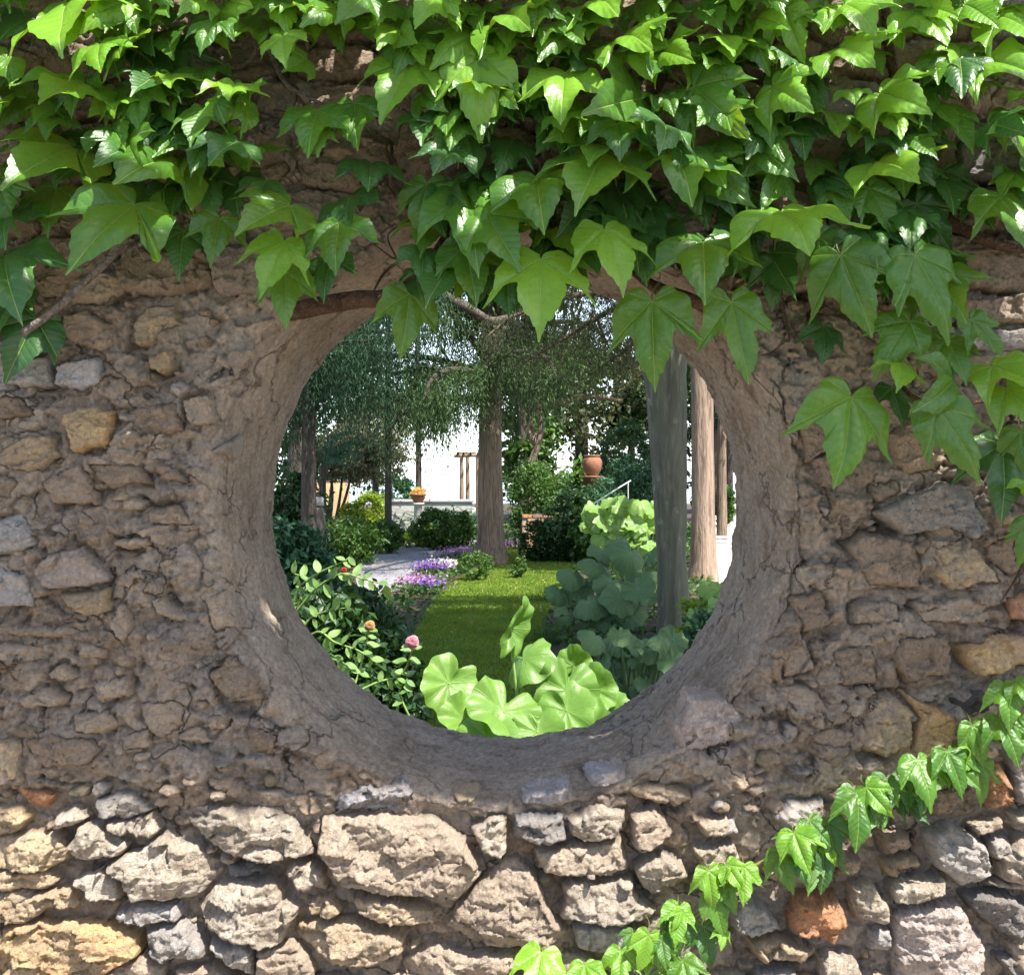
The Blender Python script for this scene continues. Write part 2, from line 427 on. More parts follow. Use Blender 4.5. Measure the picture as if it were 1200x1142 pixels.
mk('mortar', np.stack([X, -Hm, Z], -1).reshape(-1, 3), q[keep], MM, root)
# rear face, ends and top of the wall
zr = np.linspace(0, 2.7, 91); xr = np.linspace(-1.8, 1.8, 121); XR, ZR = np.meshgrid(xr, zr)
RR = np.hypot(XR-HC[0], ZR-HC[1]); ii = np.arange(XR.size).reshape(XR.shape)
q = np.stack([ii[:-1, :-1], ii[1:, :-1], ii[1:, 1:], ii[:-1, 1:]], -1)
keep = (RR[:-1, :-1] > .52) & (RR[1:, 1:] > .52) & (RR[:-1, 1:] > .52) & (RR[1:, :-1] > .52)
mk('rear_render', np.stack([XR, .345+.01*fbm(XR*6, ZR*6, 4), ZR], -1).reshape(-1, 3), q[keep], MM, root)
mk('coping', [(-1.8, -.03, 2.7), (1.8, -.03, 2.7), (1.8, .36, 2.7), (-1.8, .36, 2.7), (-1.8, -.04, 2.76), (1.8, -.04, 2.76), (1.8, .37, 2.76), (-1.8, .37, 2.76)],
   [[0, 3, 2, 1], [4, 5, 6, 7], [0, 1, 5, 4], [1, 2, 6, 5], [2, 3, 7, 6], [3, 0, 4, 7]], MM, root, smooth=False)
for s in (-1, 1):
    xx = 1.8*s
    mk('wall_end', [(xx, .0, 0), (xx, .345, 0), (xx, .345, 2.7), (xx, .0, 2.7)], [[0, 1, 2, 3]], MM, root, smooth=False)
# plastered reveal of the opening
prof = np.array([(.595, .05), (.566, .03), (.545, .012), (.532, .0), (.522, .0), (.512, .008), (.504, .022), (.498, .042), (.492, .075), (.486, .12), (.482, .18), (.480, .26), (.479, .325), (.484, .343), (.50, .352), (.56, .352)])
cum = np.concatenate([[0], np.cumsum(np.hypot(*(np.diff(prof, axis=0).T)))]); ns = 120; nth = 960
tt = np.linspace(0, cum[-1], ns); pr_ = np.interp(tt, cum, prof[:, 0]); py_ = np.interp(tt, cum, prof[:, 1])
th = np.linspace(0, 2*np.pi, nth); TH, TT = np.meshgrid(th, tt); r0 = pr_[:, None]+0*TH; y0 = py_[:, None]+0*TH
cx, cz = np.cos(TH), np.sin(TH)
def cyc(f, g, seed, o=3): return fbm(cx*f+TT*g*.31+7, cz*f+TT*g, seed, o)
wob = .009*cyc(3, 2, 1)+.006*cyc(9, 9, 2)+.0050*cyc(24, 30, 3)+.0050*fbm(cx*9+TT*90, cz*9-TT*60, 4, 4)+.0016*cyc(80, 90, 5)
pits = np.clip(cyc(16, 16, 8)-.42, 0, 1)*.04
frontw = sst(.05, .0, y0)
outw = sst(.51, .56, r0)*(cum[-1]*.5 > TT)
r1 = r0+wob*(1-.3*frontw)+pits*(1-frontw)+outw*(-.022*cx+.01*cz*0+.03*cyc(2.3, 0, 71)+.016*cyc(9, 6, 72))
y1 = y0+outw*.008-frontw*(wob*1.7+.012*facets(cx*r0*22, cz*r0*26, 12, 1.5)-pits)
V = np.stack([HC[0]+r1*cx, y1, HC[1]+r1*cz], -1).reshape(-1, 3)
ii = np.arange(ns*nth).reshape(ns, nth)
q = np.stack([ii[:-1, :-1], ii[:-1, 1:], ii[1:, 1:], ii[1:, :-1]], -1).reshape(-1, 4)
uv = np.stack([TH*.48, TT], -1).reshape(-1, 2)
mk('plaster_reveal', V, q, RM, root, uv=uv)

def stone_mesh(poly, proud, step, seed, soft):
    lo = poly.min(0)-.022; hi = poly.max(0)+.022
    X, Z = np.meshgrid(np.arange(lo[0], hi[0], step), np.arange(lo[1], hi[1], step))
    WX, WZ = warp(X, Z); d = sdf(WX, WZ, poly); c = poly.mean(0); sz = hi-lo
    rr = np.random.default_rng(seed)
    top = np.full(X.shape, proud+.004)
    for k in range(5):
        a = rr.uniform(0, 2*np.pi); sl = rr.uniform(.15, .55)*(1 if soft else 1.3); off = rr.uniform(.0, .010)
        ext = abs(np.cos(a))*sz[0]*.5+abs(np.sin(a))*sz[1]*.5
        u = (X-c[0])*np.cos(a)+(Z-c[1])*np.sin(a)
        top = np.minimum(top, proud+off-sl*np.maximum(0, u-ext*rr.uniform(.05, .55)))
    f = 1.0 if not soft else .75; wx = X+.008*fbm(X*30, Z*30, seed+5, 2); wz = Z+.006*fbm(X*30, Z*30, seed+6, 2)
    st = (wz*rr.uniform(24, 42)+wx*rr.uniform(-6, 6)+fbm(X*8, Z*8, seed+9, 2)); terr = (st-np.floor(st))
    lay = rr.uniform(.2, 1.0)
    top = top+f*(.005*fbm(X*16, Z*20, seed+1, 4)+.0022*fbm(X*55, Z*60, seed+2, 4)+(.010 if soft else .016)*facets(wx*15, wz*22, seed+3, 2.2)
          + .0055*facets(wx*60, wz*75, seed+4, 1.6)+.0018*facets(wx*150, wz*170, seed+7, 1.6)+.005*lay*(terr-.5))
    top = top-np.clip(fbm(X*40, Z*46, seed+8, 3)-.42, 0, 1)*.025
    Rr = rr.uniform(.005, .010); t = np.clip(d/Rr, 0, 1); prf = np.sqrt(np.clip(1-(1-t)**2, 0, 1))
    lowh = -.045; base = -.012
    h = np.where(d > 0, base+(top-base)*prf, base+(d*3.2))
    h = np.maximum(h, lowh)
    idx = np.arange(X.size).reshape(X.shape); ok = (d > -.0105)
    kq = ok[:-1, :-1] & ok[1:, 1:] & ok[:-1, 1:] & ok[1:, :-1]
    q = np.stack([idx[:-1, :-1], idx[:-1, 1:], idx[1:, 1:], idx[1:, :-1]], -1)[kq]
    use, inv = np.unique(q, return_inverse=True)
    V = np.stack([X, -h, Z], -1).reshape(-1, 3)[use]
    return V, inv.reshape(q.shape)
acc = {}
nst = 0
for i, (c, pr, poly, fr) in enumerate(stones):
    cc = poly.mean(0); lowz = cc[1] < 1.07; soft = not lowz
    pr = pr*.78+.003 if soft else pr*.86
    mat = (SMAT if lowz or cc[1] > 2.0 else SMATD)[c]
    V, q = stone_mesh(poly, pr, .0026 if fr else .009, 1000+i*23, soft)
    if len(q) == 0: continue
    if fr and nst < 285:
        mk('stone', V, q, mat, root, loc=(float(cc[0]), 0.0, float(cc[1]))); nst += 1
    else:
        a = acc.setdefault(c, [[], [], 0]); a[0].append(V); a[1].append(q+a[2]); a[2] += len(V)
Vs, Qs, Ms, off = [], [], [], 0; mlist = [SMAT[c] for c in acc]
for k, c in enumerate(acc):
    V = np.concatenate(acc[c][0]); Q = np.concatenate(acc[c][1]); Vs.append(V); Qs.append(Q+off); Ms += [k]*len(Q); off += len(V)
o = mk('outer_stones', np.concatenate(Vs), np.concatenate(Qs), mlist, root, mi=Ms); o['kind'] = 'stuff'
# chips and pebbles caught in the mortar
Vs, Qs, Ms, off = [], [], [], 0; mlist = [SMATD[c] for c in 'BWBGTN']; k = 0; tries = 0
while k < 230 and tries < 4000:
    tries += 1; x = rs.uniform(-.92, .92); zc = rs.uniform(.72, 2.0); r = math.hypot(x-HC[0], zc-HC[1])
    i = min(len(xs)-1, np.searchsorted(xs, x)); j = min(len(zs)-1, np.searchsorted(zs, zc))
    s = rs.uniform(.006, .024)*(1 if r > .6 else .6)
    if r < .55 or SD[j, i] > -.6*s: continue
    n = rs.randint(5, 7); a0 = rs.uniform(0, 6.28); el = rs.uniform(.5, .9)
    poly = np.array([(x+s*rs.uniform(.7, 1.2)*math.cos(a0+6.283*m/n), zc+s*el*rs.uniform(.7, 1.2)*math.sin(a0+6.283*m/n)) for m in range(n)])
    V, q = stone_mesh(poly, .004+s*.25+float(max(0, Hm[j, i]))*.8, .003, 50+k*7, True)
    Vs.append(V); Qs.append(q+off); off += len(V); Ms += [rs.choice((0, 0, 1, 1, 2, 3, 4, 5))]*len(q); k += 1
o = mk('rubble_chips', np.concatenate(Vs), np.concatenate(Qs), mlist, root, mi=Ms); o['kind'] = 'stuff'

# ------------------------------------------------------------------ generic builders
def tube_arr(pts, rad, seg=10, bumpy=0.0, seed=0, sub=6):
    pts = [Vector(p) for p in pts]; n = len(pts)
    def cr(a, b, c, d, t): return .5*((2*b)+(-a+c)*t+(2*a-5*b+4*c-d)*t*t+(-a+3*b-3*c+d)*t**3)
    P_, R_ = [], []
    for i in range(n-1):
        a = pts[max(0, i-1)]; b = pts[i]; c = pts[i+1]; d = pts[min(n-1, i+2)]
        for k in range(sub):
            t = k/sub; P_.append(cr(a, b, c, d, t)); R_.append(rad[i]*(1-t)+rad[i+1]*t)
    P_.append(pts[-1]); R_.append(rad[-1]); m = len(P_)
    V = []; T0 = None; U = None
    for i in range(m):
        T = (P_[min(m-1, i+1)]-P_[max(0, i-1)]).normalized()
        if U is None:
            U = T.cross(Vector((0, 1, 0.13)));  U = U.normalized() if U.length > .1 else T.orthogonal().normalized()
        U = (U-T*U.dot(T)).normalized(); W = T.cross(U)
        for k in range(seg):
            a = 2*math.pi*k/seg
            V.append(P_[i]+(U*math.cos(a)+W*math.sin(a))*R_[i])
    V = np.array(V); 
    if bumpy:
        A = np.tile(np.arange(seg)/seg*2*np.pi, m); L = np.repeat(np.arange(m)*.35, seg); Rr = np.repeat(R_, seg)
        C = np.repeat(np.array(P_), seg, 0)
        s = 1+bumpy*(fbm(np.cos(A)*1.6+L*.35+seed, np.sin(A)*1.6+L*.4, seed, 3)+.5*fbm(np.cos(A)*5, np.sin(A)*5+L*.12, seed+3, 3))
        V = C+(V-C)*s[:, None]
    ii = np.arange(m*seg).reshape(m, seg); i2 = np.roll(ii, -1, 1)
    Q = np.stack([ii[:-1], i2[:-1], i2[1:], ii[1:]], -1).reshape(-1, 4)
    return V, Q
def tube(name, pts, rad, mat, parent, seg=10, bumpy=0.0, seed=0, sub=6, loc=None):
    V, Q = tube_arr(pts, rad, seg, bumpy, seed, sub)
    return mk(name, V, Q, mat, parent, loc=loc)
def join(parts):
    V, Q, off = [], [], 0
    for v, q in parts: V.append(v); Q.append(q+off); off += len(v)
    return np.concatenate(V), np.concatenate(Q)
def unit(a): return a/np.maximum(1e-9, np.linalg.norm(a, axis=-1, keepdims=True))
def cards(C, Dr, N, L, W, var=None, bend=.12):
    """leaf-shaped pieces: centre, long direction, normal, length, width; six corners, folded on the midrib"""
    C = np.asarray(C); n = len(C); Dr = unit(Dr); S = unit(np.cross(Dr, N)); N = np.cross(S, Dr)
    L = np.broadcast_to(L, (n,))[:, None]; W = np.broadcast_to(W, (n,))[:, None]
    a = C-Dr*L*.5; t = C+Dr*L*.5-N*L*bend
    m1 = C-Dr*L*.06+S*W*.5+N*W*.12; m2 = C-Dr*L*.06-S*W*.5+N*W*.12
    V = np.stack([a, m1, t, m2], 1).reshape(-1, 3); b = np.arange(n)*4
    Q = np.stack([np.stack([b, b+1, b+2], 1), np.stack([b, b+2, b+3], 1)], 1).reshape(-1, 3)
    vr = np.repeat(var if var is not None else rng.random(n), 4)
    return V, Q, vr
def rdir(n): return unit(rng.normal(size=(n, 3)))
def clumped(c, r, ncl, per, clr=.25, shell=.55):
    """points gathered in clumps inside an ellipsoid, more towards its skin; also the clump index"""
    c = np.array(c); r = np.array(r); u = rdir(ncl)*(shell+(1-shell)*rng.random((ncl, 1))**.6)
    cc = c+u*r; cr = clr*r.mean()*(.6+.8*rng.random((ncl, 1)))
    k = np.repeat(np.arange(ncl), per)
    return cc[k]+rng.normal(size=(len(k), 3))*cr[k]*.55*np.array((1, 1, .7)), k, cc
def foliage(name, pts, L, W, mat, parent, k=None, up=.5, droop=.0, kind=None, jit=.35):
    n = len(pts); N = unit(rdir(n)+np.array((0, -.1, up))*1.6); Dr = rdir(n); Dr[:, 2] -= droop
    var = .5*rng.random(n)+.5*(rnd(k, k*0, 3) if k is not None else rng.random(n))
    s = 1+jit*(rng.random(n)*2-1)
    V, Q, vr = cards(pts, Dr, N, L*s, W*s, var)
    o = mk(name, V, Q, mat, parent, smooth=False, var=vr)
    if kind: o['kind'] = kind
    return o
def leaf_mat(name, c1, c2, trans=.3, rough=.5, spec=.4, tc=None):
    t = NT(name); a = t.n('ShaderNodeAttribute', attribute_name='var').outputs['Fac']
    col = t.mix(a, c1, c2); col = t.mix(t.ramp(t.noise(t.pos(), 1.7, 3), [(.4, 0), (.65, .5)]), col, tuple(v*.7 for v in c1))
    p = t.n('ShaderNodeBsdfPrincipled', {'Base Color': col, 'Roughness': rough, 'Specular IOR Level': spec})
    tr = t.n('ShaderNodeBsdfTranslucent'); t.set(tr, 0, t.mix(.5, col, (*(tc or (c2[0]*1.6+.02, c2[1]*1.4, c2[2]*.6)), 1)))
    mx = t.n('ShaderNodeMixShader', {0: trans}); t.set(mx, 1, p); t.set(mx, 2, tr.outputs[0]); t.t.links.new(mx.outputs[0], t.out.inputs[0])
    return t.m
def bark_mat(name, c1, c2, sx=9, sz=1.4, lichen=0, dk=.45):
    t = NT(name); p = t.n('ShaderNodeTexCoord').outputs['Object']
    n1 = t.noise(t.mapping(p, (sx*2.4, sx*2.4, sz)), 1, 5, .6, .4); n2 = t.noise(t.mapping(p, (sx*6, sx*6, sz*4)), 1, 4, .6)
    col = t.mix(t.ramp(n1, [(.36, 0), (.62, 1)]), tuple(v*dk for v in c1), c1); col = t.mix(t.ramp(n2, [(.5, 0), (.7, .7)]), col, c2)
    if lichen: col = t.mix(t.ramp(t.noise(p, 5, 4, .6), [(.62, 0), (.7, lichen)]), col, (.36, .38, .32))
    b = t.bump(t.ma('ADD', n1, t.ma('MULTIPLY', n2, .4)), .9, .04)
    return t.done(col, .9, b, .2)
def flat_mat(name, c, rough=.8, amt=.35, sc_=30, bd=.01, spec=.3, bs=.5):
    t = NT(name); p = t.pos(); n = t.noise(p, sc_, 4, .6); n0 = t.noise(p, sc_*.17, 3, .5)
    col = t.mix(t.ramp(n, [(.3, 0), (.7, 1)]), tuple(v*(1-amt) for v in c), tuple(min(.9, v*(1+amt*.7)) for v in c))
    col = t.mix(t.ramp(n0, [(.35, .4), (.6, 0)]), col, tuple(v*.55 for v in c))
    return t.done(col, rough, t.bump(n, bs, bd), spec)

# ------------------------------------------------------------------ CREEPER LEAVES
def creeper_mat(name, c1, c2, veins=(0, .86, 1.95), sec=62., trans=.30, rough=.36, vw=.0075, tc=(.42, .62, .03), vc=(.34, .46, .12), bmp=.5):
    t = NT(name); uv = t.n('ShaderNodeUVMap').outputs[0]; sp = t.n('ShaderNodeSeparateXYZ', {0: uv}); x, y = sp.outputs[0], sp.outputs[1]
    r = t.ma('SQRT', t.ma('ADD', t.ma('MULTIPLY', x, x), t.ma('MULTIPLY', y, y))); a = t.ma('ABSOLUTE', t.ma('ARCTAN2', x, y))
    d = None
    for v in veins:
        e = t.ma('ABSOLUTE', t.ma('SUBTRACT', a, v)); d = e if d is None else t.ma('MINIMUM', d, e)
    dist = t.ma('MULTIPLY', r, t.ma('SINE', d)); al = t.ma('MULTIPLY', r, t.ma('COSINE', d))
    vein = t.ramp(t.ma('DIVIDE', dist, vw), [(.35, 1), (1, 0)])
    nz = t.noise(uv, 9, 3); s = t.ma('ADD', t.ma('SUBTRACT', al, t.ma('MULTIPLY', dist, .85)), t.ma('MULTIPLY', nz, .03))
    wv = t.ma('SINE', t.ma('MULTIPLY', s, sec)); secv = t.ramp(wv, [(.90, 0), (1, 1)])
    oi = t.n('ShaderNodeObjectInfo').outputs['Random']
    col = t.mix(oi, c1, c2); col = t.mix(t.ramp(nz, [(.4, 0), (.75, .45)]), col, tuple(v*1.35 for v in c2))
    col = t.mix(t.ma('MULTIPLY', secv, .14), col, vc); col = t.mix(t.ma('MULTIPLY', vein, .65), col, vc)
    bf = t.n('ShaderNodeNewGeometry').outputs['Backfacing']; col = t.mix(t.ramp(t.noise(t.n('ShaderNodeVectorMath', {0: uv, 1: t.n('ShaderNodeCombineXYZ', {0: t.ma('MULTIPLY', oi, 37.0)})}, operation='ADD').outputs[0], 7, 4, .7), [(.67, 0), (.75, .7)]), col, (.16, .13, .04)); colb = t.mix(bf, col, t.mix(.35, col, (.22, .34, .10)))
    h = t.ma('ADD', t.ma('MULTIPLY', vein, -.6), t.ma('ADD', t.ma('MULTIPLY', wv, -.09), t.ma('MULTIPLY', t.noise(uv, 38, 3), .45)))
    b = t.bump(h, bmp, .0035)
    p = t.n('ShaderNodeBsdfPrincipled', {'Base Color': colb, 'Roughness': t.ma('MULTIPLY_ADD', t.noise(uv, 14, 2), .2, rough-.1), 'Specular IOR Level': .5, 'Normal': b})
    tr = t.n('ShaderNodeBsdfTranslucent', {'Normal': b}); t.set(tr, 0, t.mix(t.ma('MULTIPLY', vein, .5), tuple(tc), tuple(v*.35 for v in tc)))
    mx = t.n('ShaderNodeMixShader', {0: trans}); t.set(mx, 1, p); t.set(mx, 2, tr.outputs[0]); t.t.links.new(mx.outputs[0], t.out.inputs[0])
    return t.m
IV = {'b': creeper_mat('creeper_leaf_young_lit', (.09, .23, .02), (.15, .31, .028), rough=.30),
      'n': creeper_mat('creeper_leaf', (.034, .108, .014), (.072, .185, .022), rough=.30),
      'd': creeper_mat('creeper_leaf_shaded', (.022, .075, .018), (.042, .12, .024), trans=.22, tc=(.13, .33, .03))}  # leaf age aside, sunlight and shade are put into these greens
PET = flat_mat('petiole', (.16, .17, .05), .5, .3, 60, .001)
TWIG = bark_mat('vine_bark', (.13, .075, .05), (.20, .13, .10), 22, 50)
TWIGG = bark_mat('grey_vine_bark', (.30, .25, .22), (.40, .35, .32), 22, 50)
def outline(rr, lob=1.0, side=1.0, n=118):
    h = [(0.012, -.005), (.05, -.10), (.13, -.165), (.23, -.17), (.335, -.10), (.41, .02), (.455, .14), (.485*side, .27), (.50*side, .37), (.50*side, .415), (.555*side, .535)]
    sx = .40-.19*lob; h += [(.44*side, .455), (.355, .385), (sx+.035, .355), (sx+.005, .39), (.215, .48), (.215, .56), (.175, .67), (.10, .79), (.045, .875), (0, .97)]
    k = [(a*(1+rr.uniform(-.05, .05)), b+rr.uniform(-.012, .012)) for a, b in h]
    k[-1] = (0, k[-1][1]); l = [(-a*(1+rr.uniform(-.09, .09)), b+rr.uniform(-.02, .02)) for a, b in k[:-1]][::-1]
    pts = np.array(k+l); seg = np.hypot(*np.diff(pts, axis=0).T); cum = np.concatenate([[0], np.cumsum(seg)])
    # Catmull-Rom through the points, corners kept at the three tips
    u = np.linspace(0, cum[-1], n); out = []
    for q in u:
        i = min(len(pts)-2, np.searchsorted(cum, q, 'right')-1); t = (q-cum[i])/seg[i]
        a = pts[max(0, i-1)]; b = pts[i]; c = pts[i+1]; d = pts[min(len(pts)-1, i+2)]
        out.append(.5*((2*b)+(-a+c)*t+(2*a-5*b+4*c-d)*t*t+(-a+3*b-3*c+d)*t**3))
    out = np.array(out); ph = (u/cum[-1]*34) % 1.0
    tooth = .040*(1-np.abs(ph-.62)/.62)*sst(.12, .3, u/cum[-1])*sst(.12, .3, 1-u/cum[-1])
    return out*(1+tooth[:, None]*1.4)
def leaf_mesh(name, seed, lob=1., side=1., fold=.1, droop=.25, curl=.2, wave=.03, sd=.2, rings=8, n=118, pet=.5, mats=None):
    rr = random.Random(seed); O = outline(rr, lob, side, n); n = len(O)
    ts = (np.arange(1, rings+1)/rings)**.85
    XY = np.concatenate([[[0, 0]], (ts[:, None, None]*O[None]).reshape(-1, 2)])
    T = np.concatenate([[0], np.repeat(ts, n)]); x, y = XY[:, 0], XY[:, 1]; r = np.hypot(x, y); a = np.abs(np.arctan2(x, y))
    va = [0, .86, 1.95, 3.2]; puff = np.zeros_like(a)
    for i in range(3):
        m = (a >= va[i]) & (a <= va[i+1]); puff = np.where(m, np.sin((a-va[i])/(va[i+1]-va[i])*np.pi), puff)
    ph = rr.uniform(0, 6)
    zz = fold*puff*r*.45-droop*np.maximum(0, y)**2-sd*np.abs(x)**1.7-.08*np.minimum(0, y)**2-curl*np.maximum(0, T-.62)**2*r*2.2
    zz = zz+wave*np.sin(x*9+ph)*np.sin(y*8+ph*2)*T**2+wave*.9*np.sin(np.arctan2(x, y)*9+ph)*T**3*r+rr.uniform(-.14, .14)*x*np.abs(y)*2
    zz -= abs(fold)*.25*np.exp(-(np.minimum(np.minimum(np.abs(a), np.abs(a-.86)), np.abs(a-1.95))*r/.02)**2)*.12
    V = np.stack([x, y, zz], -1); Fc = []
    f0 = [[0, 1+k, 1+k+1] for k in range(n-1)]
    for g in range(rings-1):
        b = 1+g*n; f0 += [[b+k, b+n+k, b+n+k+1, b+k+1] for k in range(n-1)]
    # petiole
    pp, pq = tube_arr([(0, .0, -.004), (0, -.10, -.05), (rr.uniform(-.06, .06), -.28, -.20), (rr.uniform(-.1, .1), -.42, -.42*1.1)], [.011, .0085, .008, .010], 5, 0, 0, 3) if pet else (np.zeros((0, 3)), np.zeros((0, 4), int))
    nf = len(f0); f0 += (pq+len(V)).tolist(); UV = np.concatenate([XY, np.zeros((len(pp), 2))]); V = np.concatenate([V, pp])
    me = bpy.data.meshes.new(name); me.from_pydata(V.tolist(), [], f0)
    me.polygons.foreach_set("use_smooth", np.ones(len(f0), bool)); me.polygons.foreach_set("material_index", np.array([0]*nf+[1]*(len(f0)-nf), dtype=np.int32))
    u = me.uv_layers.new(name="UVMap"); li = np.empty(len(me.loops), dtype=np.int32); me.loops.foreach_get("vertex_index", li); u.data.foreach_set("uv", UV[li].astype(np.float32).ravel())
    for m in mats: me.materials.append(m)
    me.update(); return me
LM = {}
for tone in 'bnd':
    LM[tone] = []
    for i in range(9):
        r_ = random.Random(i*5+1)
        LM[tone].append(leaf_mesh('creeper_leaf', 100+i, lob=r_.uniform(.55, 1.1), side=r_.uniform(.88, 1.08), fold=r_.uniform(.12, .4), droop=r_.uniform(.05, .3),
                                  curl=r_.uniform(.0, .5), wave=r_.uniform(.025, .065), sd=r_.uniform(.05, .4), mats=[IV[tone], PET]))
def frame(base, T, N, s, sy=1.0):
    T = T.normalized(); N = (N-T*N.dot(T)).normalized(); X_ = T.cross(N)
    M = Matrix((X_, T, N)).transposed().to_4x4()
    return Matrix.Translation(base) @ M @ Matrix.Diagonal((s, s*sy, s, 1))
def put_leaf(par, bx, by, tx, ty, wpx, tone, off, roll=0, name='leaf', rr=random):
    d = D0-off; b = P(bx, by, d); sc_ = .0015*d/D0; W = wpx*sc_; app = math.hypot(tx-bx, ty-by)*sc_
    L = W*.93; ratio = app/L; sy = 1.0
    if ratio > .96: sy = min(1.15, ratio/.96); ratio = .96
    tau = min(1.25, math.acos(max(.3, ratio)))
    dx, dz = (tx-bx), -(ty-by); n = math.hypot(dx, dz); dv = Vector((dx/n, 0, dz/n)); up = Vector((0, -1, 0))
    T = dv*math.cos(tau)+up*math.sin(tau); N = up*math.cos(tau)-dv*math.sin(tau)
    X_ = T.cross(N); N = (N*math.cos(roll)+X_*math.sin(roll))
    o = bpy.data.objects.new(name, rr.choice(LM[tone])); link(o, par); o.matrix_local = Matrix.Translation(-par.location) @ frame(b, T, N, W, sy); return o
LV = """80 2 105 75 150 b 2|100 96 88 138 105 n 1|158 98 168 154 80 n 1|190 55 225 112 85 d 0|88 172 58 222 125 n 1|130 145 160 178 85 n 1|215 160 198 188 60 n 1|205 182 184 226 120 n 2
290 174 305 200 85 n 1|210 207 226 250 68 d 0|275 210 285 255 78 d 0|158 238 118 312 128 n 3|258 255 257 307 66 n 2|215 270 218 322 66 d 1|340 240 305 273 98 n 3|333 282 318 340 80 b 4
335 320 340 376 70 n 2|397 260 399 318 86 n 3|388 302 382 348 66 d 1|288 118 264 142 72 b 1|372 128 370 180 84 n 1|-2 208 18 272 74 n 1|5 298 45 352 118 d 1|15 345 14 392 80 d 0|42 372 22 442 85 d 0
262 2 298 32 95 b 1|352 25 338 70 66 b 1|395 20 405 62 64 n 0|180 30 190 72 85 d 0|58 120 68 156 46 d 0|240 128 240 158 84 d 0|40 20 30 60 80 d 0|130 55 150 95 70 d 0|150 5 190 40 80 n 0
485 70 452 140 102 b 2|562 66 561 150 100 b 3|558 40 518 74 80 b 2|662 84 655 142 98 b 3|590 18 608 48 102 b 2|500 20 472 66 76 n 0|708 178 674 243 134 n 3|628 206 632 268 116 n 4
550 222 556 300 112 n 2|500 215 488 274 66 n 1|545 152 522 192 84 d 1|708 268 728 335 96 b 4|634 303 632 382 118 b 5|545 288 560 350 84 n 2|568 250 604 310 94 n 3|824 282 812 345 114 n 4
787 174 798 234 118 n 3|750 116 702 152 122 n 2|690 140 652 175 84 n 1|730 42 742 70 94 b 2|775 60 792 86 76 b 2|700 3 706 32 104 b 2|795 110 800 152 56 n 1|480 344 476 412 74 n 1
764 352 762 447 99 n 4|857 353 876 458 88 n 4|425 14 440 52 64 n 0|415 120 422 172 74 n 1|630 108 636 150 74 d 0|600 104 610 142 74 d 0|720 215 735 270 95 d 0|812 102 856 164 98 n 2
870 30 886 80 82 n 1|990 4 1000 46 88 b 2|918 10 936 72 62 b 2|1075 14 1086 62 88 b 2|983 56 992 86 88 b 3|905 100 930 140 78 b 2|1030 108 1052 143 92 b 3|1038 128 1042 166 66 b 2|972 130 966 170 84 n 1
888 130 896 166 64 n 1|880 164 912 212 84 n 1|838 212 864 248 84 d 0|1030 188 1036 218 102 b 3|1018 220 1048 276 68 n 2|1036 250 1053 308 62 d 1|915 246 918 297 132 b 4|985 298 1012 388 98 n 4|958 278 976 330 64 n 2
905 308 905 366 52 d 1|1072 298 1116 386 104 n 4|1138 374 1170 415 54 n 3|1074 238 1108 292 66 d 1|1172 230 1186 296 98 n 3|1190 204 1202 236 64 n 2|1192 158 1178 192 74 b 3|1148 72 1182 102 104 b 3|1126 58 1106 90 64 b 2
1110 130 1132 176 64 n 1|1170 18 1190 62 94 b 3|1105 200 1116 246 54 d 0|1186 130 1192 164 74 n 1|1084 114 1076 166 94 d 0|998 464 978 560 114 n 4|1098 476 1150 563 88 n 4|1118 446 1078 474 84 n 3
1066 376 1024 432 76 n 3|1056 424 1040 450 64 b 3|965 382 960 423 54 d 0|1110 398 1120 442 64 n 2|1163 428 1192 458 94 b 3|1180 454 1206 497 76 b 3|1196 505 1200 556 56 n 1|1175 520 1160 592 94 d 0
1206 568 1192 584 46 b 2|1206 614 1192 666 46 n 1|1090 385 1100 430 56 n 1|1045 455 1050 492 54 d 0|460 5 450 42 70 n 1|535 5 540 40 70 b 1|650 40 640 72 70 b 1|820 5 830 45 80 n 1|1130 5 1140 40 70 b 2
745 5 760 40 70 n 1|845 60 840 95 60 n 1|940 85 950 120 60 d 0|1010 60 1020 90 60 n 0|1140 240 1150 270 50 d 0|600 165 590 200 70 d 0|660 150 665 190 70 d 0|875 255 880 300 60 d 0|760 240 770 280 60 d 0"""
TR = """1190 798 1196 814 40 n|1180 805 1172 842 52 n|1172 842 1180 879 56 n|1140 850 1150 893 46 n|1145 893 1152 943 44 n|1110 880 1120 916 52 n|1075 890 1082 928 58 n|1060 910 1055 938 42 d|1038 912 1030 942 48 d
1005 930 1000 980 64 n|1015 922 1036 948 44 b|970 962 975 1004 50 d|930 975 938 1008 52 b|915 998 922 1034 48 n|965 990 962 1040 54 d|872 1015 868 1049 44 b|830 1020 835 1060 44 b|795 1062 790 1095 44 b
836 1050 848 1096 44 n|795 1080 790 1116 44 d|825 1085 830 1128 48 d|760 1095 750 1135 44 b|728 1114 722 1144 44 b|635 1115 622 1150 66 b|685 1130 690 1156 46 b|800 1125 806 1152 46 n|850 1035 858 1062 34 n|775 1100 778 1125 34 n"""
rl = random.Random(3)
offs = [.05, .085, .115, .14, .165, .185]
vl = thing('wall_creeper', 'green creeper hanging over the upper left of the stone wall', 'creeper', (-.8, .0, 2.5), 'creepers on the stone wall')
vr_ = thing('wall_creeper', 'dense green creeper spilling over the top right of the wall and round window', 'creeper', (.4, .0, 2.5), 'creepers on the stone wall')
vb = thing('wall_creeper', 'thin creeper strand climbing diagonally across the lower right stones', 'creeper', (.3, .0, .7), 'creepers on the stone wall')
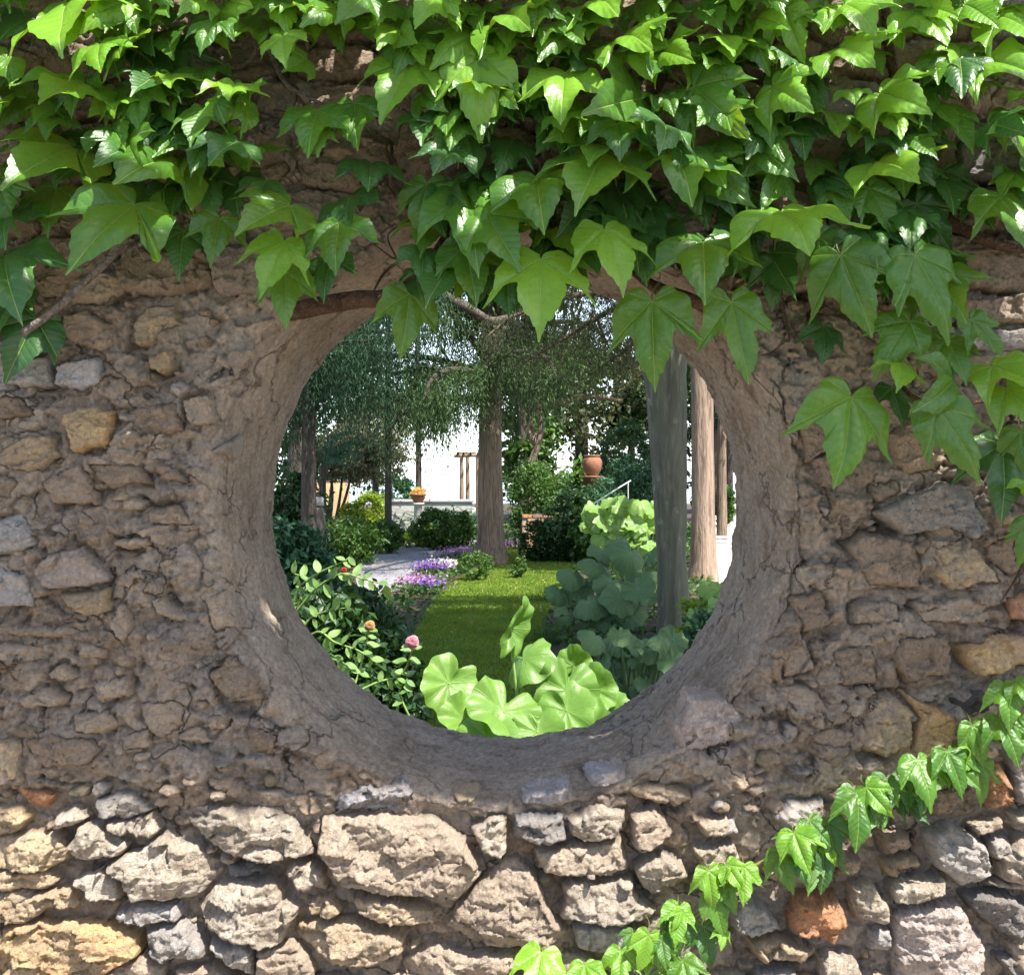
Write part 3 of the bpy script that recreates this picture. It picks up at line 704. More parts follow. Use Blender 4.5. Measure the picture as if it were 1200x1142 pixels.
for s in LV.replace('\n', '|').split('|'):
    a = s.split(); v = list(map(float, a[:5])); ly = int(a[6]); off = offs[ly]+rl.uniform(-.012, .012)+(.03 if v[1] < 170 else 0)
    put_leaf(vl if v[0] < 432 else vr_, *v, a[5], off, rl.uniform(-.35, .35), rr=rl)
for s in TR.replace('\n', '|').split('|'):
    a = s.split(); v = list(map(float, a[:5])); put_leaf(vb, *v, a[5], (.075 if a[5] != 'd' else .055)+rl.uniform(-.008, .008), rl.uniform(-.3, .3), rr=rl)
tp_ = [tuple(map(float, s_.split()[:2])) for s_ in TR.replace('\n', '|').split('|')]
for i in range(34):
    a_ = rl.choice(tp_); px = a_[0]+rl.uniform(-22, 22); py = a_[1]+rl.uniform(-8, 26); sz = rl.uniform(24, 40); an = rl.uniform(-.9, .9)
    put_leaf(vb, px, py, px+math.sin(an)*sz*.7, py+math.cos(an)*sz*.7, sz, rl.choice('bnnd'), rl.uniform(.045, .08), rl.uniform(-.5, .5), rr=rl)
# smaller leaves filling in behind, sunlit tone on top, shaded tone below
def dens(px, py):
    """how low the creeper hangs at this column"""
    if px < 60: lim = 250
    elif px < 440: lim = 235
    elif px < 480: lim = 110
    elif px < 700: lim = 330
    elif px < 1000: lim = 300
    else: lim = 330 if px < 1120 else 230
    return py < lim
k = 0; kk = 0
while k < 430:
    px = rl.uniform(-60, 1260); py = rl.uniform(-130, 340)
    if not dens(px, py): continue
    if 300 < px < 480 and py > 60 and rl.random() < .72: continue
    if px < 300 and py > 40 and rl.random() < .25: continue
    if 1090 < px < 1180 and py > 90 and rl.random() < .6: continue
    if 960 < px < 1100 and 20 < py < 90 and rl.random() < .5: continue
    up = py < 175; sz = rl.uniform(42, 78) if up else rl.uniform(45, 88)
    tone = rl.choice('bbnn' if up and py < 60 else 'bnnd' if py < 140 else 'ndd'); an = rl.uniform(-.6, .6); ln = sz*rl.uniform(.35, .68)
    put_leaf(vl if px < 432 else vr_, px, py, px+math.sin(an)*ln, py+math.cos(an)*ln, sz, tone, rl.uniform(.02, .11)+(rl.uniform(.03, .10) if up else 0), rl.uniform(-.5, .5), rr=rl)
    k += 1
# leaves above and beyond the frame, one mass each
def leaf_mass(par, n, reg, rr):
    Vs, Qs, UVs, Ms, off = [], [], [], [], 0
    src = LM['n'][0]; 
    for i in range(n):
        me = rr.choice(LM['n']); nv = len(me.vertices); co = np.empty(nv*3); me.vertices.foreach_get('co', co); co = co.reshape(-1, 3)
        x, z = reg(rr); an = rr.uniform(-.5, .5); tau = rr.uniform(.4, 1.1); dv = Vector((math.sin(an), 0, -math.cos(an))); upv = Vector((0, -1, 0))
        T = dv*math.cos(tau)+upv*math.sin(tau); N = upv*math.cos(tau)-dv*math.sin(tau); N = N+T.cross(N)*rr.uniform(-.5, .5)
        M = np.array(frame(Vector((x, -rr.uniform(.03, .15), z)), T, N, rr.uniform(.08, .15))); w_ = co@M[:3, :3].T+M[:3, 3]
        step = [list(p.vertices) for p in me.polygons]; Vs.append(w_); Qs += [[q_+off for q_ in f] for f in step]; off += nv
        Ms += [p.material_index for p in me.polygons]
        u = np.zeros((nv, 2)); u[:] = co[:, :2]; UVs.append(u)
    o = mk('leaf_mass', np.concatenate(Vs), Qs, [IV['n'], PET], par, uv=np.concatenate(UVs), mi=Ms); o['kind'] = 'stuff'
leaf_mass(vl, 80, lambda r: (r.uniform(-1.75, -.3), r.uniform(2.54, 2.80)) if r.random() < .6 else (r.uniform(-1.75, -1.0), r.uniform(1.9, 2.6)), rl)
leaf_mass(vr_, 100, lambda r: (r.uniform(-.3, 1.75), r.uniform(2.54, 2.80)) if r.random() < .6 else (r.uniform(1.0, 1.75), r.uniform(1.6, 2.6)), rl)
# woody stems
def W_(px, py, off): return P(px, py, D0-off)
def stem(par, pts, r0, r1, mat=TWIG, seg=8, b=.10):
    n = len(pts); rad = [(r0+(r1-r0)*i/(n-1))*(.35 if i in (0, n-1) else 1) for i in range(n)]
    return tube('stem', [W_(*p) for p in pts], rad, mat, par, seg, b, int(pts[0][0]) % 97+1, 7)
stem(vl, [(330, 374, -.03), (352, 364, .0), (382, 357, .03), (418, 351, .05), (455, 348, .065), (495, 322, .06), (520, 290, .055), (532, 262, .045), (545, 210, .03), (540, 120, .03), (560, 20, .03), (570, -110, .05)], .0165, .012, seg=12)
stem(vl, [(436, 345, .05), (452, 318, .035), (480, 300, .03), (515, 292, .03)], .003, .002)
stem(vr_, [(740, 318, .02), (775, 340, .05), (812, 352, .04), (846, 374, .02), (876, 404, -.03)], .013, .010, seg=10)
stem(vr_, [(742, 318, .02), (735, 240, .03), (760, 140, .03), (790, 20, .03), (800, -110, .05)], .012, .010)
stem(vr_, [(1225, 296, .03), (1165, 286, .05), (1118, 262, .045), (1085, 240, .03), (1060, 150, .02), (1040, 40, .03), (1030, -110, .05)], .011, .007)
stem(vr_, [(1075, 300, .03), (1050, 380, .045), (1060, 455, .05), (1110, 475, .06), (1170, 470, .06), (1215, 500, .05), (1225, 600, .03), (1200, 660, .03), (1170, 710, .025)], .005, .002)
stem(vl, [(-15, 422, .06), (20, 395, .07), (62, 365, .075), (98, 332, .07), (135, 296, .06), (170, 240, .05), (190, 160, .04), (230, 90, .03), (300, 60, .02), (310, -100, .05)], .0075, .004, TWIGG)
stem(vl, [(300, 60, .02), (298, 20, .05), (330, 90, .03), (352, 110, .03), (400, 130, .04)], .006, .003, TWIGG)
stem(vr_, [(640, -110, .05), (650, 20, .05), (640, 140, .05), (650, 240, .06), (640, 300, .09)], .006, .003)
stem(vr_, [(900, -110, .05), (910, 60, .05), (900, 180, .06), (910, 300, .05), (925, 400, .03)], .006, .002)
stem(vb, [(1225, 775, .02), (1190, 812, .035), (1150, 858, .04), (1090, 892, .04), (1030, 930, .04), (985, 968, .045), (925, 995, .04), (870, 1022, .05), (830, 1060, .05), (780, 1100, .05), (720, 1130, .045), (640, 1160, .04), (500, 1250, .03)], .0035, .003, PET, 6, 0)
rt = random.Random(8)
for i in range(5):
    px, py = rt.choice(((440, 290), (1130, 250), (1090, 230), (480, 250), (320, 130), (250, 60), (1100, 60), (960, 200), (560, 120), (700, 100)))
    pts = [(px+rt.uniform(-20, 20), py+rt.uniform(-20, 20), .02)]
    for j in range(4): pts.append((pts[-1][0]+rt.uniform(-40, 40), pts[-1][1]+rt.uniform(-40, 25), rt.uniform(.015, .05)))
    stem(vl if px < 432 else vr_, pts, rt.uniform(.0015, .0035), .001, rt.choice((TWIG, TWIGG)), 6)


CAN_N = 9000
# ------------------------------------------------------------------ GROUND, LAWN, PATHS, SEA
def sheet(name, pts, z, mat, kind='structure'):
    import bmesh
    bm = bmesh.new(); vs = [bm.verts.new((p[0], p[1], z)) for p in pts]; f = bm.faces.new(vs)
    bmesh.ops.triangulate(bm, faces=[f]); me = bpy.data.meshes.new(name); bm.normal_update()
    if sum(f.normal.z for f in bm.faces) < 0: bmesh.ops.reverse_faces(bm, faces=bm.faces[:])
    bm.to_mesh(me); bm.free(); me.materials.append(mat); o = link(bpy.data.objects.new(name, me)); o['kind'] = kind; return o
SOIL = flat_mat('soil', (.07, .052, .035), .95, .4, 9, .03)
EARTH = flat_mat('packed_earth', (.38, .32, .25), .95, .3, 20, .01)
GRAV = flat_mat('pale_gravel', (.55, .51, .45), .9, .22, 60, .006)
LAWNM = flat_mat('lawn_turf', (.07, .13, .02), .9, .35, 40, .02)
PAVE = flat_mat('path_paving', (.24, .235, .25), .85, .3, 14, .01)
SEAM = NT('sea_water'); SEAM = SEAM.done((.30, .36, .38), .5, SEAM.bump(SEAM.noise(SEAM.pos(), .25, 4), .4, .4), .5)
sheet('ground', [(-60, -14), (60, -14), (60, 66), (-60, 66)], -.004, SOIL)
sheet('hillside', [(-3000, -14.0), (3000, -14.0), (3000, -600), (-3000, -600)], -1.2, SOIL)
V = [(-60, 66, -.004), (60, 66, -.004), (120, 130, -32), (-120, 130, -32)]
mk('slope', V, [[0, 1, 2, 3]], SOIL, smooth=False)['kind'] = 'structure'
sheet('sea', [(-4500, 100), (4500, 100), (4500, 4600), (-4500, 4600)], -30, SEAM)
sheet('earth_path', [(-20, -13.9), (20, -13.9), (20, -.3), (-20, -.3)], .004, EARTH)
def gp(s): return [G(*map(float, q.split(','))) for q in s.split()]
def smooth_poly(p, k=3):
    for _ in range(k):
        q = []
        for i in range(len(p)):
            a = p[i]; b = p[(i+1) % len(p)]; q += [a*.75+b*.25, a*.25+b*.75]
        p = q
    return p
lawn = smooth_poly(gp("560,664 528,684 497,716 470,780 470,850 640,900 690,850 668,790 636,756 640,722 662,694 672,668 700,652 705,637 640,633 598,640"), 2)
sheet('lawn', lawn, .004, LAWNM)
sheet('garden_path', smooth_poly(gp("415,700 480,692 525,662 560,634 575,614 566,600 548,600 534,620 505,634 455,640 418,655")), .008, PAVE)
sheet('gravel_path', gp("838,760 900,780 960,640 905,583 838,583 834,640"), .004, GRAV)
sheet('gravel_path', gp("452,600 480,600 520,604 548,604 566,596 520,590 452,588"), .012, GRAV)
# grass
def inpoly(x, y, poly):
    c = np.zeros(x.shape, bool); n = len(poly)
    for i in range(n):
        a = poly[i]; b = poly[(i+1) % n]
        m = ((a.y > y) != (b.y > y)); xx = (b.x-a.x)*(y-a.y)/((b.y-a.y) or 1e-9)+a.x; c ^= m & (x < xx)
    return c
GRASS = leaf_mat('grass', (.11, .19, .022), (.24, .34, .045), .3, .6, .25)
n = 230000; d = 5+(28-5)*rng.random(n)**.9; gx = rng.uniform(-1.3, 2.6, n); gy = d-D0
m = inpoly(gx, gy, lawn); gx, gy, d = gx[m], gy[m], d[m]; n = len(gx)
C = np.stack([gx, gy, np.full(n, .014)], -1); Dr = np.stack([rng.normal(0, .45, n), rng.normal(0, .45, n), np.ones(n)], -1)
V, Q, vr = cards(C, Dr, rdir(n), .035+.02*rng.random(n), .004+.0008*d, .5*rng.random(n)+.5*(fbm(gx*1.5, gy*1.5, 3)+.5).clip(0, 1))
mk('lawn_grass', V, Q, GRASS, smooth=False, var=vr)['kind'] = 'stuff'
# low greenery covering the beds
COV = leaf_mat('ground_cover_leaf', (.02, .06, .012), (.06, .14, .02), .25, .5)
n = 60000; gx = rng.uniform(-9, 9, n); gy = rng.uniform(1.0, 34, n)
m = ~inpoly(gx, gy, lawn)
for s in ("395,712 480,694 528,664 566,634 580,614 566,594 440,584 500,640 418,652", "834,760 920,780 960,640 905,583 835,583"):
    m &= ~inpoly(gx, gy, gp(s))
gx, gy = gx[m], gy[m]; n = len(gx); hh = .05+.12*(fbm(gx*1.1, gy*1.1, 5)+.5).clip(0, 1)
C = np.stack([gx, gy, hh*rng.random(n)+.02], -1); N = unit(rdir(n)+np.array((0, -.2, 1.3)))
V, Q, vr = cards(C, rdir(n)*np.array((1, 1, .5)), N, .09+.05*rng.random(n), .05, rng.random(n))
mk('ground_cover', V, Q, COV, smooth=False, var=vr)['kind'] = 'stuff'

# ------------------------------------------------------------------ TREES
BARKC = bark_mat('cypress_bark', (.21, .155, .11), (.36, .28, .20), 9, .9)
BARKG = bark_mat('smooth_grey_bark', (.135, .132, .09), (.20, .19, .135), 3.5, .8, .35, .6)
BARKD = bark_mat('dark_bark', (.075, .06, .05), (.13, .11, .09), 9, 1.2)
NEED = leaf_mat('conifer_spray', (.025, .058, .018), (.075, .135, .040), .2, .6, .25)
NEEDD = leaf_mat('dark_conifer_spray', (.012, .042, .018), (.038, .095, .042), .2, .6, .25)
NEEDO = leaf_mat('olive_conifer_spray', (.05, .065, .03), (.15, .17, .09), .25, .6, .25)
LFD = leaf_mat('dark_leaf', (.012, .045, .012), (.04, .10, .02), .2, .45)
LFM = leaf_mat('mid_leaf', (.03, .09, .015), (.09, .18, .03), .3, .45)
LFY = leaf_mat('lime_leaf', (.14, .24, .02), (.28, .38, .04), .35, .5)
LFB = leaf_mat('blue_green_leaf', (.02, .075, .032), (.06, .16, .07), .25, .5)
LFO = leaf_mat('olive_leaf', (.09, .10, .05), (.22, .22, .13), .2, .5)
PINK = leaf_mat('flower_petals', (.30, .10, .34), (.62, .35, .62), .3, .6)
VIOL = leaf_mat('violet_petals', (.10, .05, .30), (.28, .14, .50), .3, .6)
WHITE = leaf_mat('white_petals', (.75, .70, .72), (.80, .78, .76), .3, .6)
def W3(px, py, d): return np.array(P(px, py, d))
def limb(par, pts, r0, r1, mat, seg=8, b=.15, name='limb'):
    n = len(pts); return tube(name, pts, [r0+(r1-r0)*(i/(n-1)) for i in range(n)], mat, par, seg, b, 3, 5)
def sprays(name, spines, per, hang, mat, parent, L=.13, W=.035, spread=.35, kind=None):
    """weeping sprays: strands of short slivers hanging from boughs"""
    Cs, Ds, vv = [], [], []
    for sp in spines:
        sp = np.array(sp, dtype=float); seg = np.linalg.norm(np.diff(sp, axis=0), axis=1); cum = np.concatenate([[0], np.cumsum(seg)])
        m = int(per*cum[-1]); u = rng.random(m)*cum[-1]; b = np.stack([np.interp(u, cum, sp[:, k]) for k in range(3)], -1)
        b += rng.normal(size=(m, 3))*spread*np.array((1, 1, .3)); hl = hang*(.35+.9*rng.random(m)); out = rdir(m)*.5; vs = rng.random(m)
        nn = 9
        for i in range(nn):
            t = (i+rng.random(m))/nn
            Cs.append(b+out*(t[:, None]**.5)*hang*.32+np.stack([0*t, 0*t, -t*t*hl], -1)+rng.normal(size=(m, 3))*.03)
            Ds.append(out*.6*(1.1-t[:, None])+np.array((0, 0, -.9))*t[:, None]+rdir(m)*.32); vv.append(vs*.6+.4*rng.random(m))
    C = np.concatenate(Cs); Dr = np.concatenate(Ds); V, Q, vr = cards(C, Dr, rdir(len(C)), L*(.7+.6*rng.random(len(C))), W, np.concatenate(vv))
    o = mk(name, V, Q, mat, parent, smooth=False, var=vr)
    if kind: o['kind'] = kind
    return o
# great cypress in the centre
g = G(575, 661); T1 = thing('cypress_tree', 'big conifer with reddish fissured trunk in the middle of the lawn edge', 'tree', tuple(g))
g = np.array(g)
V, Q = tube_arr([g+np.array(v) for v in ((0, 0, -.2), (0, 0, .12), (.0, 0, .5), (-.01, 0, 1.6), (.0, 0, 3), (.02, 0, 5), (0, 0, 8.5), (0, 0, 12))], [.38, .31, .25, .225, .21, .19, .15, .05], 40, .10, 4, 10)
mk('trunk', V, Q, BARKC, T1)
bd = 20.3; sps = []
for (x0, y0, x1, y1, dd) in ((575, 470, 470, 486, -.5), (575, 470, 660, 440, 1.0), (575, 440, 430, 420, 1), (575, 430, 500, 345, -1.5), (575, 400, 690, 380, 1.5), (575, 380, 430, 350, .5), (575, 350, 720, 300, -1),
                              (575, 330, 480, 290, 1), (575, 300, 650, 240, 1), (575, 450, 510, 440, -2.5), (575, 430, 640, 420, -2), (575, 300, 400, 270, -2), (575, 260, 700, 220, 2)):
    a, b = W3(x0, y0, bd), W3(x1, y1, bd+dd*1.2); md = (a+b)/2+np.array((0, 0, .18)); pts = [a, md, b, b+(b-md)*.35+np.array((0, 0, -.35))]
    limb(T1, pts, .075, .02, BARKD, 7); sps.append(pts)
sprays('foliage', sps, 150, 1.0, NEED, T1, .085, .02, .26)
up = [[g+np.array((0, 0, z)), g+np.array((rng.uniform(-2.2, 2.2), rng.uniform(-2, 2), z-.3))] for z in np.linspace(5.2, 11.5, 22)]
sprays('upper_foliage', up, 60, .9, NEED, T1, .3, .09, .4)
# weeping dark conifers on the left
def conifer(label, px, base_y, d, tr, tops, hang, per, mat=NEEDD, hgt=9, L=.14, W=.04, bark=BARKD, spread=.3, lean=0):
    b = np.array(((px-600)/F*d, d-D0, 0)); t = thing('conifer_tree', label, 'tree', tuple(b), 'conifers in the garden')
    V, Q = tube_arr([b+np.array(v) for v in ((0, 0, -.1), (0, 0, .3), (lean*.3, 0, hgt*.4), (lean, 0, hgt))], [tr*1.35, tr, tr*.8, tr*.2], 18, .12, 2, 8); mk('trunk', V, Q, bark, t); s = []
    for (x0, y0, x1, y1, dd) in tops:
        a, e = W3(x0, y0, d), W3(x1, y1, d+dd); md = (a+e)/2+np.array((0, 0, .15)); s.append([a, md, e]); limb(t, s[-1], .05, .012, bark, 6)
    sprays('foliage', s, per, hang, mat, t, L, W, spread)
    return t
conifer('dark weeping conifer at the left edge of the round window', 362, 600, 15.5, .12,
        ((362, 400, 470, 395, 0), (362, 360, 480, 350, -1), (362, 400, 300, 420, .5), (362, 440, 300, 470, .8), (362, 450, 455, 462, 1.0), (362, 340, 520, 330, .5), (362, 480, 330, 500, .5), (362, 430, 430, 400, -1.2),
         (362, 420, 400, 450, 1.5), (362, 300, 460, 300, 0), (362, 330, 300, 340, 0)), .9, 230, hgt=7, L=.08, W=.014)
conifer('feathery dark conifer behind the left one, above the gnarled shrub', 455, 590, 23, .08,
        ((455, 440, 540, 440, 0), (455, 420, 400, 430, 0), (455, 470, 520, 480, .5), (455, 400, 520, 390, 0), (455, 370, 400, 380, 1), (455, 470, 420, 480, -.5)), .95, 120, hgt=9, L=.10, W=.022)
# tall far tree with a bare stem against the white sky
b = np.array(((490-600)/F*44, 44-D0, 0)); t = thing('slender_tree', 'slender bare trunk standing against the white glare, left of centre', 'tree', tuple(b))
limb(t, [b, b+np.array((.02, 0, 2)), b+np.array((-.03, 0, 6)), b+np.array((0, 0, 9))], .14, .08, BARKD, 10, .1, 'trunk')
sprays('foliage', [[W3(490, 470, 44), W3(520, 478, 44)], [W3(490, 462, 44), W3(462, 470, 44)], [W3(490, 455, 44), W3(500, 430, 44)], [W3(490, 490, 44), W3(506, 492, 44)]], 90, .9, NEED, t, .3, .08, .5)
# gnarled many-stemmed shrub
d = 25; b = W3(386, 604, d); b[2] = 0; t = thing('multi_stem_shrub', 'gnarled round-headed shrub on several bare stems at the left', 'shrub', tuple(b))
for (x, y) in ((368, 548), (378, 540), (392, 538), (402, 548), (414, 545), (385, 530)):
    limb(t, [b+np.array((rng.uniform(-.12, .12), 0, 0)), (b+W3(x, y, d))/2+np.array((rng.uniform(-.12, .12), 0, .05)), W3(x, y, d)], .055, .02, BARKD, 7, .2, 'stem')
pts, k, _ = clumped(W3(408, 533, d), (.95, .8, .62), 130, 60, .2, .55); foliage('crown', pts, .085, .055, LFO, t, k)
d = 30; c = W3(440, 515, d); b = c.copy(); b[2] = 0; t = thing('olive_tree', 'silvery olive-green bushy tree behind the gnarled shrub', 'tree', tuple(b)); limb(t, [b, c], .12, .06, BARKD, name='trunk')
pts, k, _ = clumped(c, (1.0, .9, 1.3), 120, 60, .22, .5); foliage('crown', pts, .12, .06, LFO, t, k)
# arching palm fronds above the shrub
def frond(name, par, a, mid, e, n, ll, mat, ww=.02, sag=.6):
    a, mid, e = map(np.array, (a, mid, e)); Cs, Ds = [], []
    for i in range(n):
        t = .12+.88*i/n; p = a*(1-t)**2+2*mid*t*(1-t)+e*t*t; tg = unit((2*(1-t)*(mid-a)+2*t*(e-mid))[None])[0]
        s = unit(np.cross(tg, (0, -.5, 1))[None])[0]; l = ll*math.sin(math.pi*min(1, t*.85+.15))**.6
        for q in (-1, 1):
            dr = s*q+tg*.6+np.array((0, 0, -sag)); dr /= np.linalg.norm(dr); Cs.append(p+dr*l*.5); Ds.append(dr*l)
    V, Q, vr = cards(Cs, Ds, np.tile((0, -.3, 1.), (len(Cs), 1)), np.linalg.norm(Ds, axis=1), ww)
    v2, q2 = tube_arr([a, a*.25+mid*.5+e*.25, e], [.012, .009, .004], 5, 0, 0, 5); q3 = np.concatenate([q2[:, :3], q2[:, [0, 2, 3]]])
    return mk(name, np.concatenate([V, v2]), np.concatenate([Q, q3+len(V)]), mat, par, smooth=False, var=np.concatenate([vr, np.full(len(v2), .3)]))
d = 23; b = W3(378, 545, d); g0 = b.copy(); g0[2] = 0; t = thing('palm', 'small palm with arching fronds above the gnarled shrub', 'palm', tuple(g0)); limb(t, [g0, b], .08, .07, BARKD, name='trunk')
for (mx, my, ex, ey) in ((395, 508, 425, 520), (392, 514, 428, 534), (385, 500, 412, 505), (365, 508, 345, 528), (370, 500, 352, 508), (380, 520, 410, 545)):
    frond('frond', t, b, W3(mx, my, d), W3(ex, ey, d-.5), 26, .33, LFB, .03)
# shrub builder
def shrub(label, px, py, d, rx, rz, mat, L, W, ncl=90, per=45, name='shrub', cat='shrub', ry=None, clr=.24, shell=.5, group=None, stems=3):
    c = W3(px, py, d); r = [rx/F*d, (ry or rx)/F*d, rz/F*d]; b = c.copy(); b[2] = 0
    if c[2]-r[2] > .05: tp = c[2]+r[2]; c[2] = tp*.5; r[2] = tp*.5; ncl = int(ncl*1.25)
    t = thing(name, label, cat, tuple(b), group)
    for i in range(stems): limb(t, [b, (b+c)/2+rng.normal(size=3)*.05*r[0], c+rng.normal(size=3)*np.array(r)*.35], .012+.02*r[0], .008, BARKD, 6, .1, 'stem')
    pts, k, _ = clumped(c, r, ncl, per, clr, shell); pts = pts[pts[:, 2] > .02]; k = k[:len(pts)]
    foliage('foliage', pts, L, W, mat, t, k); return t
shrub('dark blue-green bush left of the slender trunk', 466, 568, 34, 18, 17, LFB, .13, .06, 60)
shrub('lime yellow bush below the gnarled shrub', 436, 586, 28, 17, 14, LFY, .08, .05, 60)
shrub('small lime bush at the far left bed', 412, 596, 24, 14, 10, LFY, .08, .05, 45)
shrub('sunlit low green hedge before the white parapet', 520, 606, 24, 42, 10, LFM, .08, .045, 90, ry=10)
shrub('yellow-green rounded shrub beside the path', 497, 626, 25, 20, 11, LFY, .06, .035, 70)
shrub('leafy green shrub to the left of the path', 452, 622, 23, 22, 13, LFM, .07, .035, 80)
shrub('dark mounded shrub nearest the left edge of the window', 340, 640, 11, 42, 30, LFB, .10, .045, 120, 40)
shrub('dark green shrub in the middle of the left bed', 400, 628, 20, 46, 20, LFM, .085, .04, 140, 40)
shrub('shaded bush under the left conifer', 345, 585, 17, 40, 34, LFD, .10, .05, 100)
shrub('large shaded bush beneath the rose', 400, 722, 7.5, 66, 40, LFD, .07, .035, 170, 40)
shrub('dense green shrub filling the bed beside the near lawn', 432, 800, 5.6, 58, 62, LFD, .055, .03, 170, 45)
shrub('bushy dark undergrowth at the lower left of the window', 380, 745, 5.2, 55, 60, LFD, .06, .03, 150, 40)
shrub('airy green shrub right of the big conifer', 630, 570, 25, 38, 36, LFM, .10, .045, 110)
shrub('dark green shrub behind the brick edging', 668, 590, 23, 28, 18, LFD, .09, .045, 80)
shrub('clipped dark dome-shaped bush right of centre', 733, 520, 33, 33, 27, LFD, .10, .05, 170, 60, shell=.8, clr=.16)
shrub('spreading blue-green shrub under the dome bush', 740, 558, 29, 44, 20, LFB, .12, .06, 110)
shrub('shaded shrubbery beside the clay jar', 700, 578, 25, 34, 20, LFB, .10, .05, 70)
shrub('low dark bushes along the brick edging', 655, 622, 20.5, 50, 13, LFD, .09, .05, 90, ry=16)
shrub('pale leafy bush between the brick edging and the bright hosta', 688, 617, 20, 20, 12, LFM, .12, .07, 40)
shrub('green bush far down the gravel path', 850, 585, 36, 12, 16, LFM, .12, .06, 50)
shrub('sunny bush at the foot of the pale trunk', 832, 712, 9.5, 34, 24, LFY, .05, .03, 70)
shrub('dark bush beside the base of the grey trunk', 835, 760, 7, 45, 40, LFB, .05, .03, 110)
# agapanthus-like strappy clump
def strappy(label, px, py, d, n, ln, mat, w=.03, name='strappy_plant', spread=.5):
    b = G(px, py) if d is None else Vector(((px-600)/F*d, d-D0, 0)); b = np.array(b); t = thing(name, label, 'plant', tuple(b)); Cs, Ds, Ns, Ls = [], [], [], []
    for i in range(n):
        a = rng.uniform(0, 6.28); ou = np.array((math.cos(a), math.sin(a), 0)); l = ln*rng.uniform(.6, 1.1); q = b+np.array((rng.normal()*spread, rng.normal()*spread*.5, 0)); el = rng.uniform(.9, 1.4)
        for j in range(4):
            dr = ou*math.cos(el)+np.array((0, 0, math.sin(el))); Cs.append(q+dr*l*.125); Ds.append(dr); Ns.append(np.cross(dr, np.cross((0, 0, 1), ou))); Ls.append(l*.3); q = q+dr*l*.25; el -= rng.uniform(.3, .55)
    V, Q, vr = cards(np.array(Cs), np.array(Ds), np.array(Ns), np.array(Ls), w, bend=.02); mk('blades', V, Q, mat, t, smooth=False, var=vr); return t
strappy('clump of long strap leaves in front of the pergola', 530, 0, 30, 260, 1.35, LFB, .05, spread=.6)
strappy('tuft of grassy leaves at the right edge of the lawn', 652, 0, 14, 130, .38, LFM, .012, spread=.13)
strappy('loose grassy tuft in the shade beside the big leaves', 645, 0, 10.5, 140, .34, LFM, .010, spread=.14)
# pergola
WOOD = bark_mat('weathered_wood', (.30, .21, .13), (.42, .31, .21), 12, 4)
d = 37; b = W3(541, 580, d); b[2] = 0; t = thing('pergola', 'rustic wooden pergola beyond the strap-leaved plants', 'pergola', tuple(b))
for x, dd in ((541, 0), (560, 0), (548, 1.6), (568, 1.6)):
    q = W3(x, 535, d+dd); q0 = q.copy(); q0[2] = 0; limb(t, [q0, (q+q0)/2, q], .075, .07, WOOD, 8, .15, 'post')
for (x0, x1, y, dd) in ((532, 572, 534, 0), (538, 580, 534, 1.6)): limb(t, [W3(x0, y, d+dd), W3((x0+x1)/2, y-.5, d+dd), W3(x1, y, d+dd)], .06, .06, WOOD, 6, .1, 'beam')
for x in (536, 543, 551, 560, 568): limb(t, [W3(x, 531, d-.4), W3(x+3, 530.5, d+1), W3(x+6, 531, d+2.1)], .04, .04, WOOD, 6, .1, 'rafter')
# white parapet
STW = flat_mat('whitewashed_stone', (.42, .41, .39), .85, .12, 12, .01)
def block(name, lo, hi, mat, par, bev=.02):
    import bmesh
    bm = bmesh.new(); bmesh.ops.create_cube(bm, size=1)
    for v in bm.verts: v.co = Vector([lo[i]+(v.co[i]+.5)*(hi[i]-lo[i]) for i in range(3)])
    bmesh.ops.bevel(bm, geom=bm.edges[:], offset=bev, segments=2, affect='EDGES', clamp_overlap=True)
    me = bpy.data.meshes.new(name); 
    if par: bmesh.ops.translate(bm, verts=bm.verts, vec=-par.location)
    bm.to_mesh(me); bm.free(); me.materials.append(mat); return link(bpy.data.objects.new(name, me), par)
d = 31; a = W3(446, 586, d); e = W3(492, 604, d); t = thing('parapet_wall', 'low whitewashed garden wall beneath the flower bowl', 'wall', (a[0], a[1], 0))
block('wall_body', (a[0], a[1], 0), (e[0]+1.5, a[1]+.35, a[2]-.06), STW, t); block('wall_cap', (a[0]-.05, a[1]-.05, a[2]-.06), (e[0]+1.55, a[1]+.4, a[2]+.02), STW, t)
d = 34; a = W3(362, 585, d); t = thing('garden_wall', 'ochre garden wall glimpsed behind the gnarled shrub stems', 'wall', (a[0], a[1], 0)); OCH = flat_mat('ochre_plaster', (.52, .36, .19), .9, .2, 6, .01)
block('wall_body', (a[0], a[1], 0), (W3(408, 585, d)[0], a[1]+.3, 1.5), OCH, t); block('wall_cap', (a[0]-.03, a[1]-.03, 1.5), (W3(408, 585, d)[0]+.03, a[1]+.33, 1.58), STW, t)
# clay vessels
TERR = flat_mat('terracotta', (.27, .125, .07), .8, .3, 25, .004)
def lathe(name, prof, c, mat, par, seg=28):
    V = [(c[0]+r*math.cos(2*math.pi*k/seg), c[1]+r*math.sin(2*math.pi*k/seg), c[2]+z) for r, z in prof for k in range(seg)]; n = len(prof)
    ii = np.arange(n*seg).reshape(n, seg); i2 = np.roll(ii, -1, 1); Q = np.stack([ii[:-1], i2[:-1], i2[1:], ii[1:]], -1).reshape(-1, 4)
    return mk(name, V, Q, mat, par)
d = 29.5; c = W3(490, 589, d); t = thing('flower_bowl', 'terracotta bowl of yellow-orange flowers on a pedestal by the white wall', 'flower pot', (c[0], c[1], 0)); s = d/F
lathe('pedestal', [(0, -c[2]), (.2, -c[2]), (.2, -c[2]+.1), (.12, -c[2]+.15), (.11, -.08), (.17, -.04), (.17, 0), (0, 0)], c, STW, t)
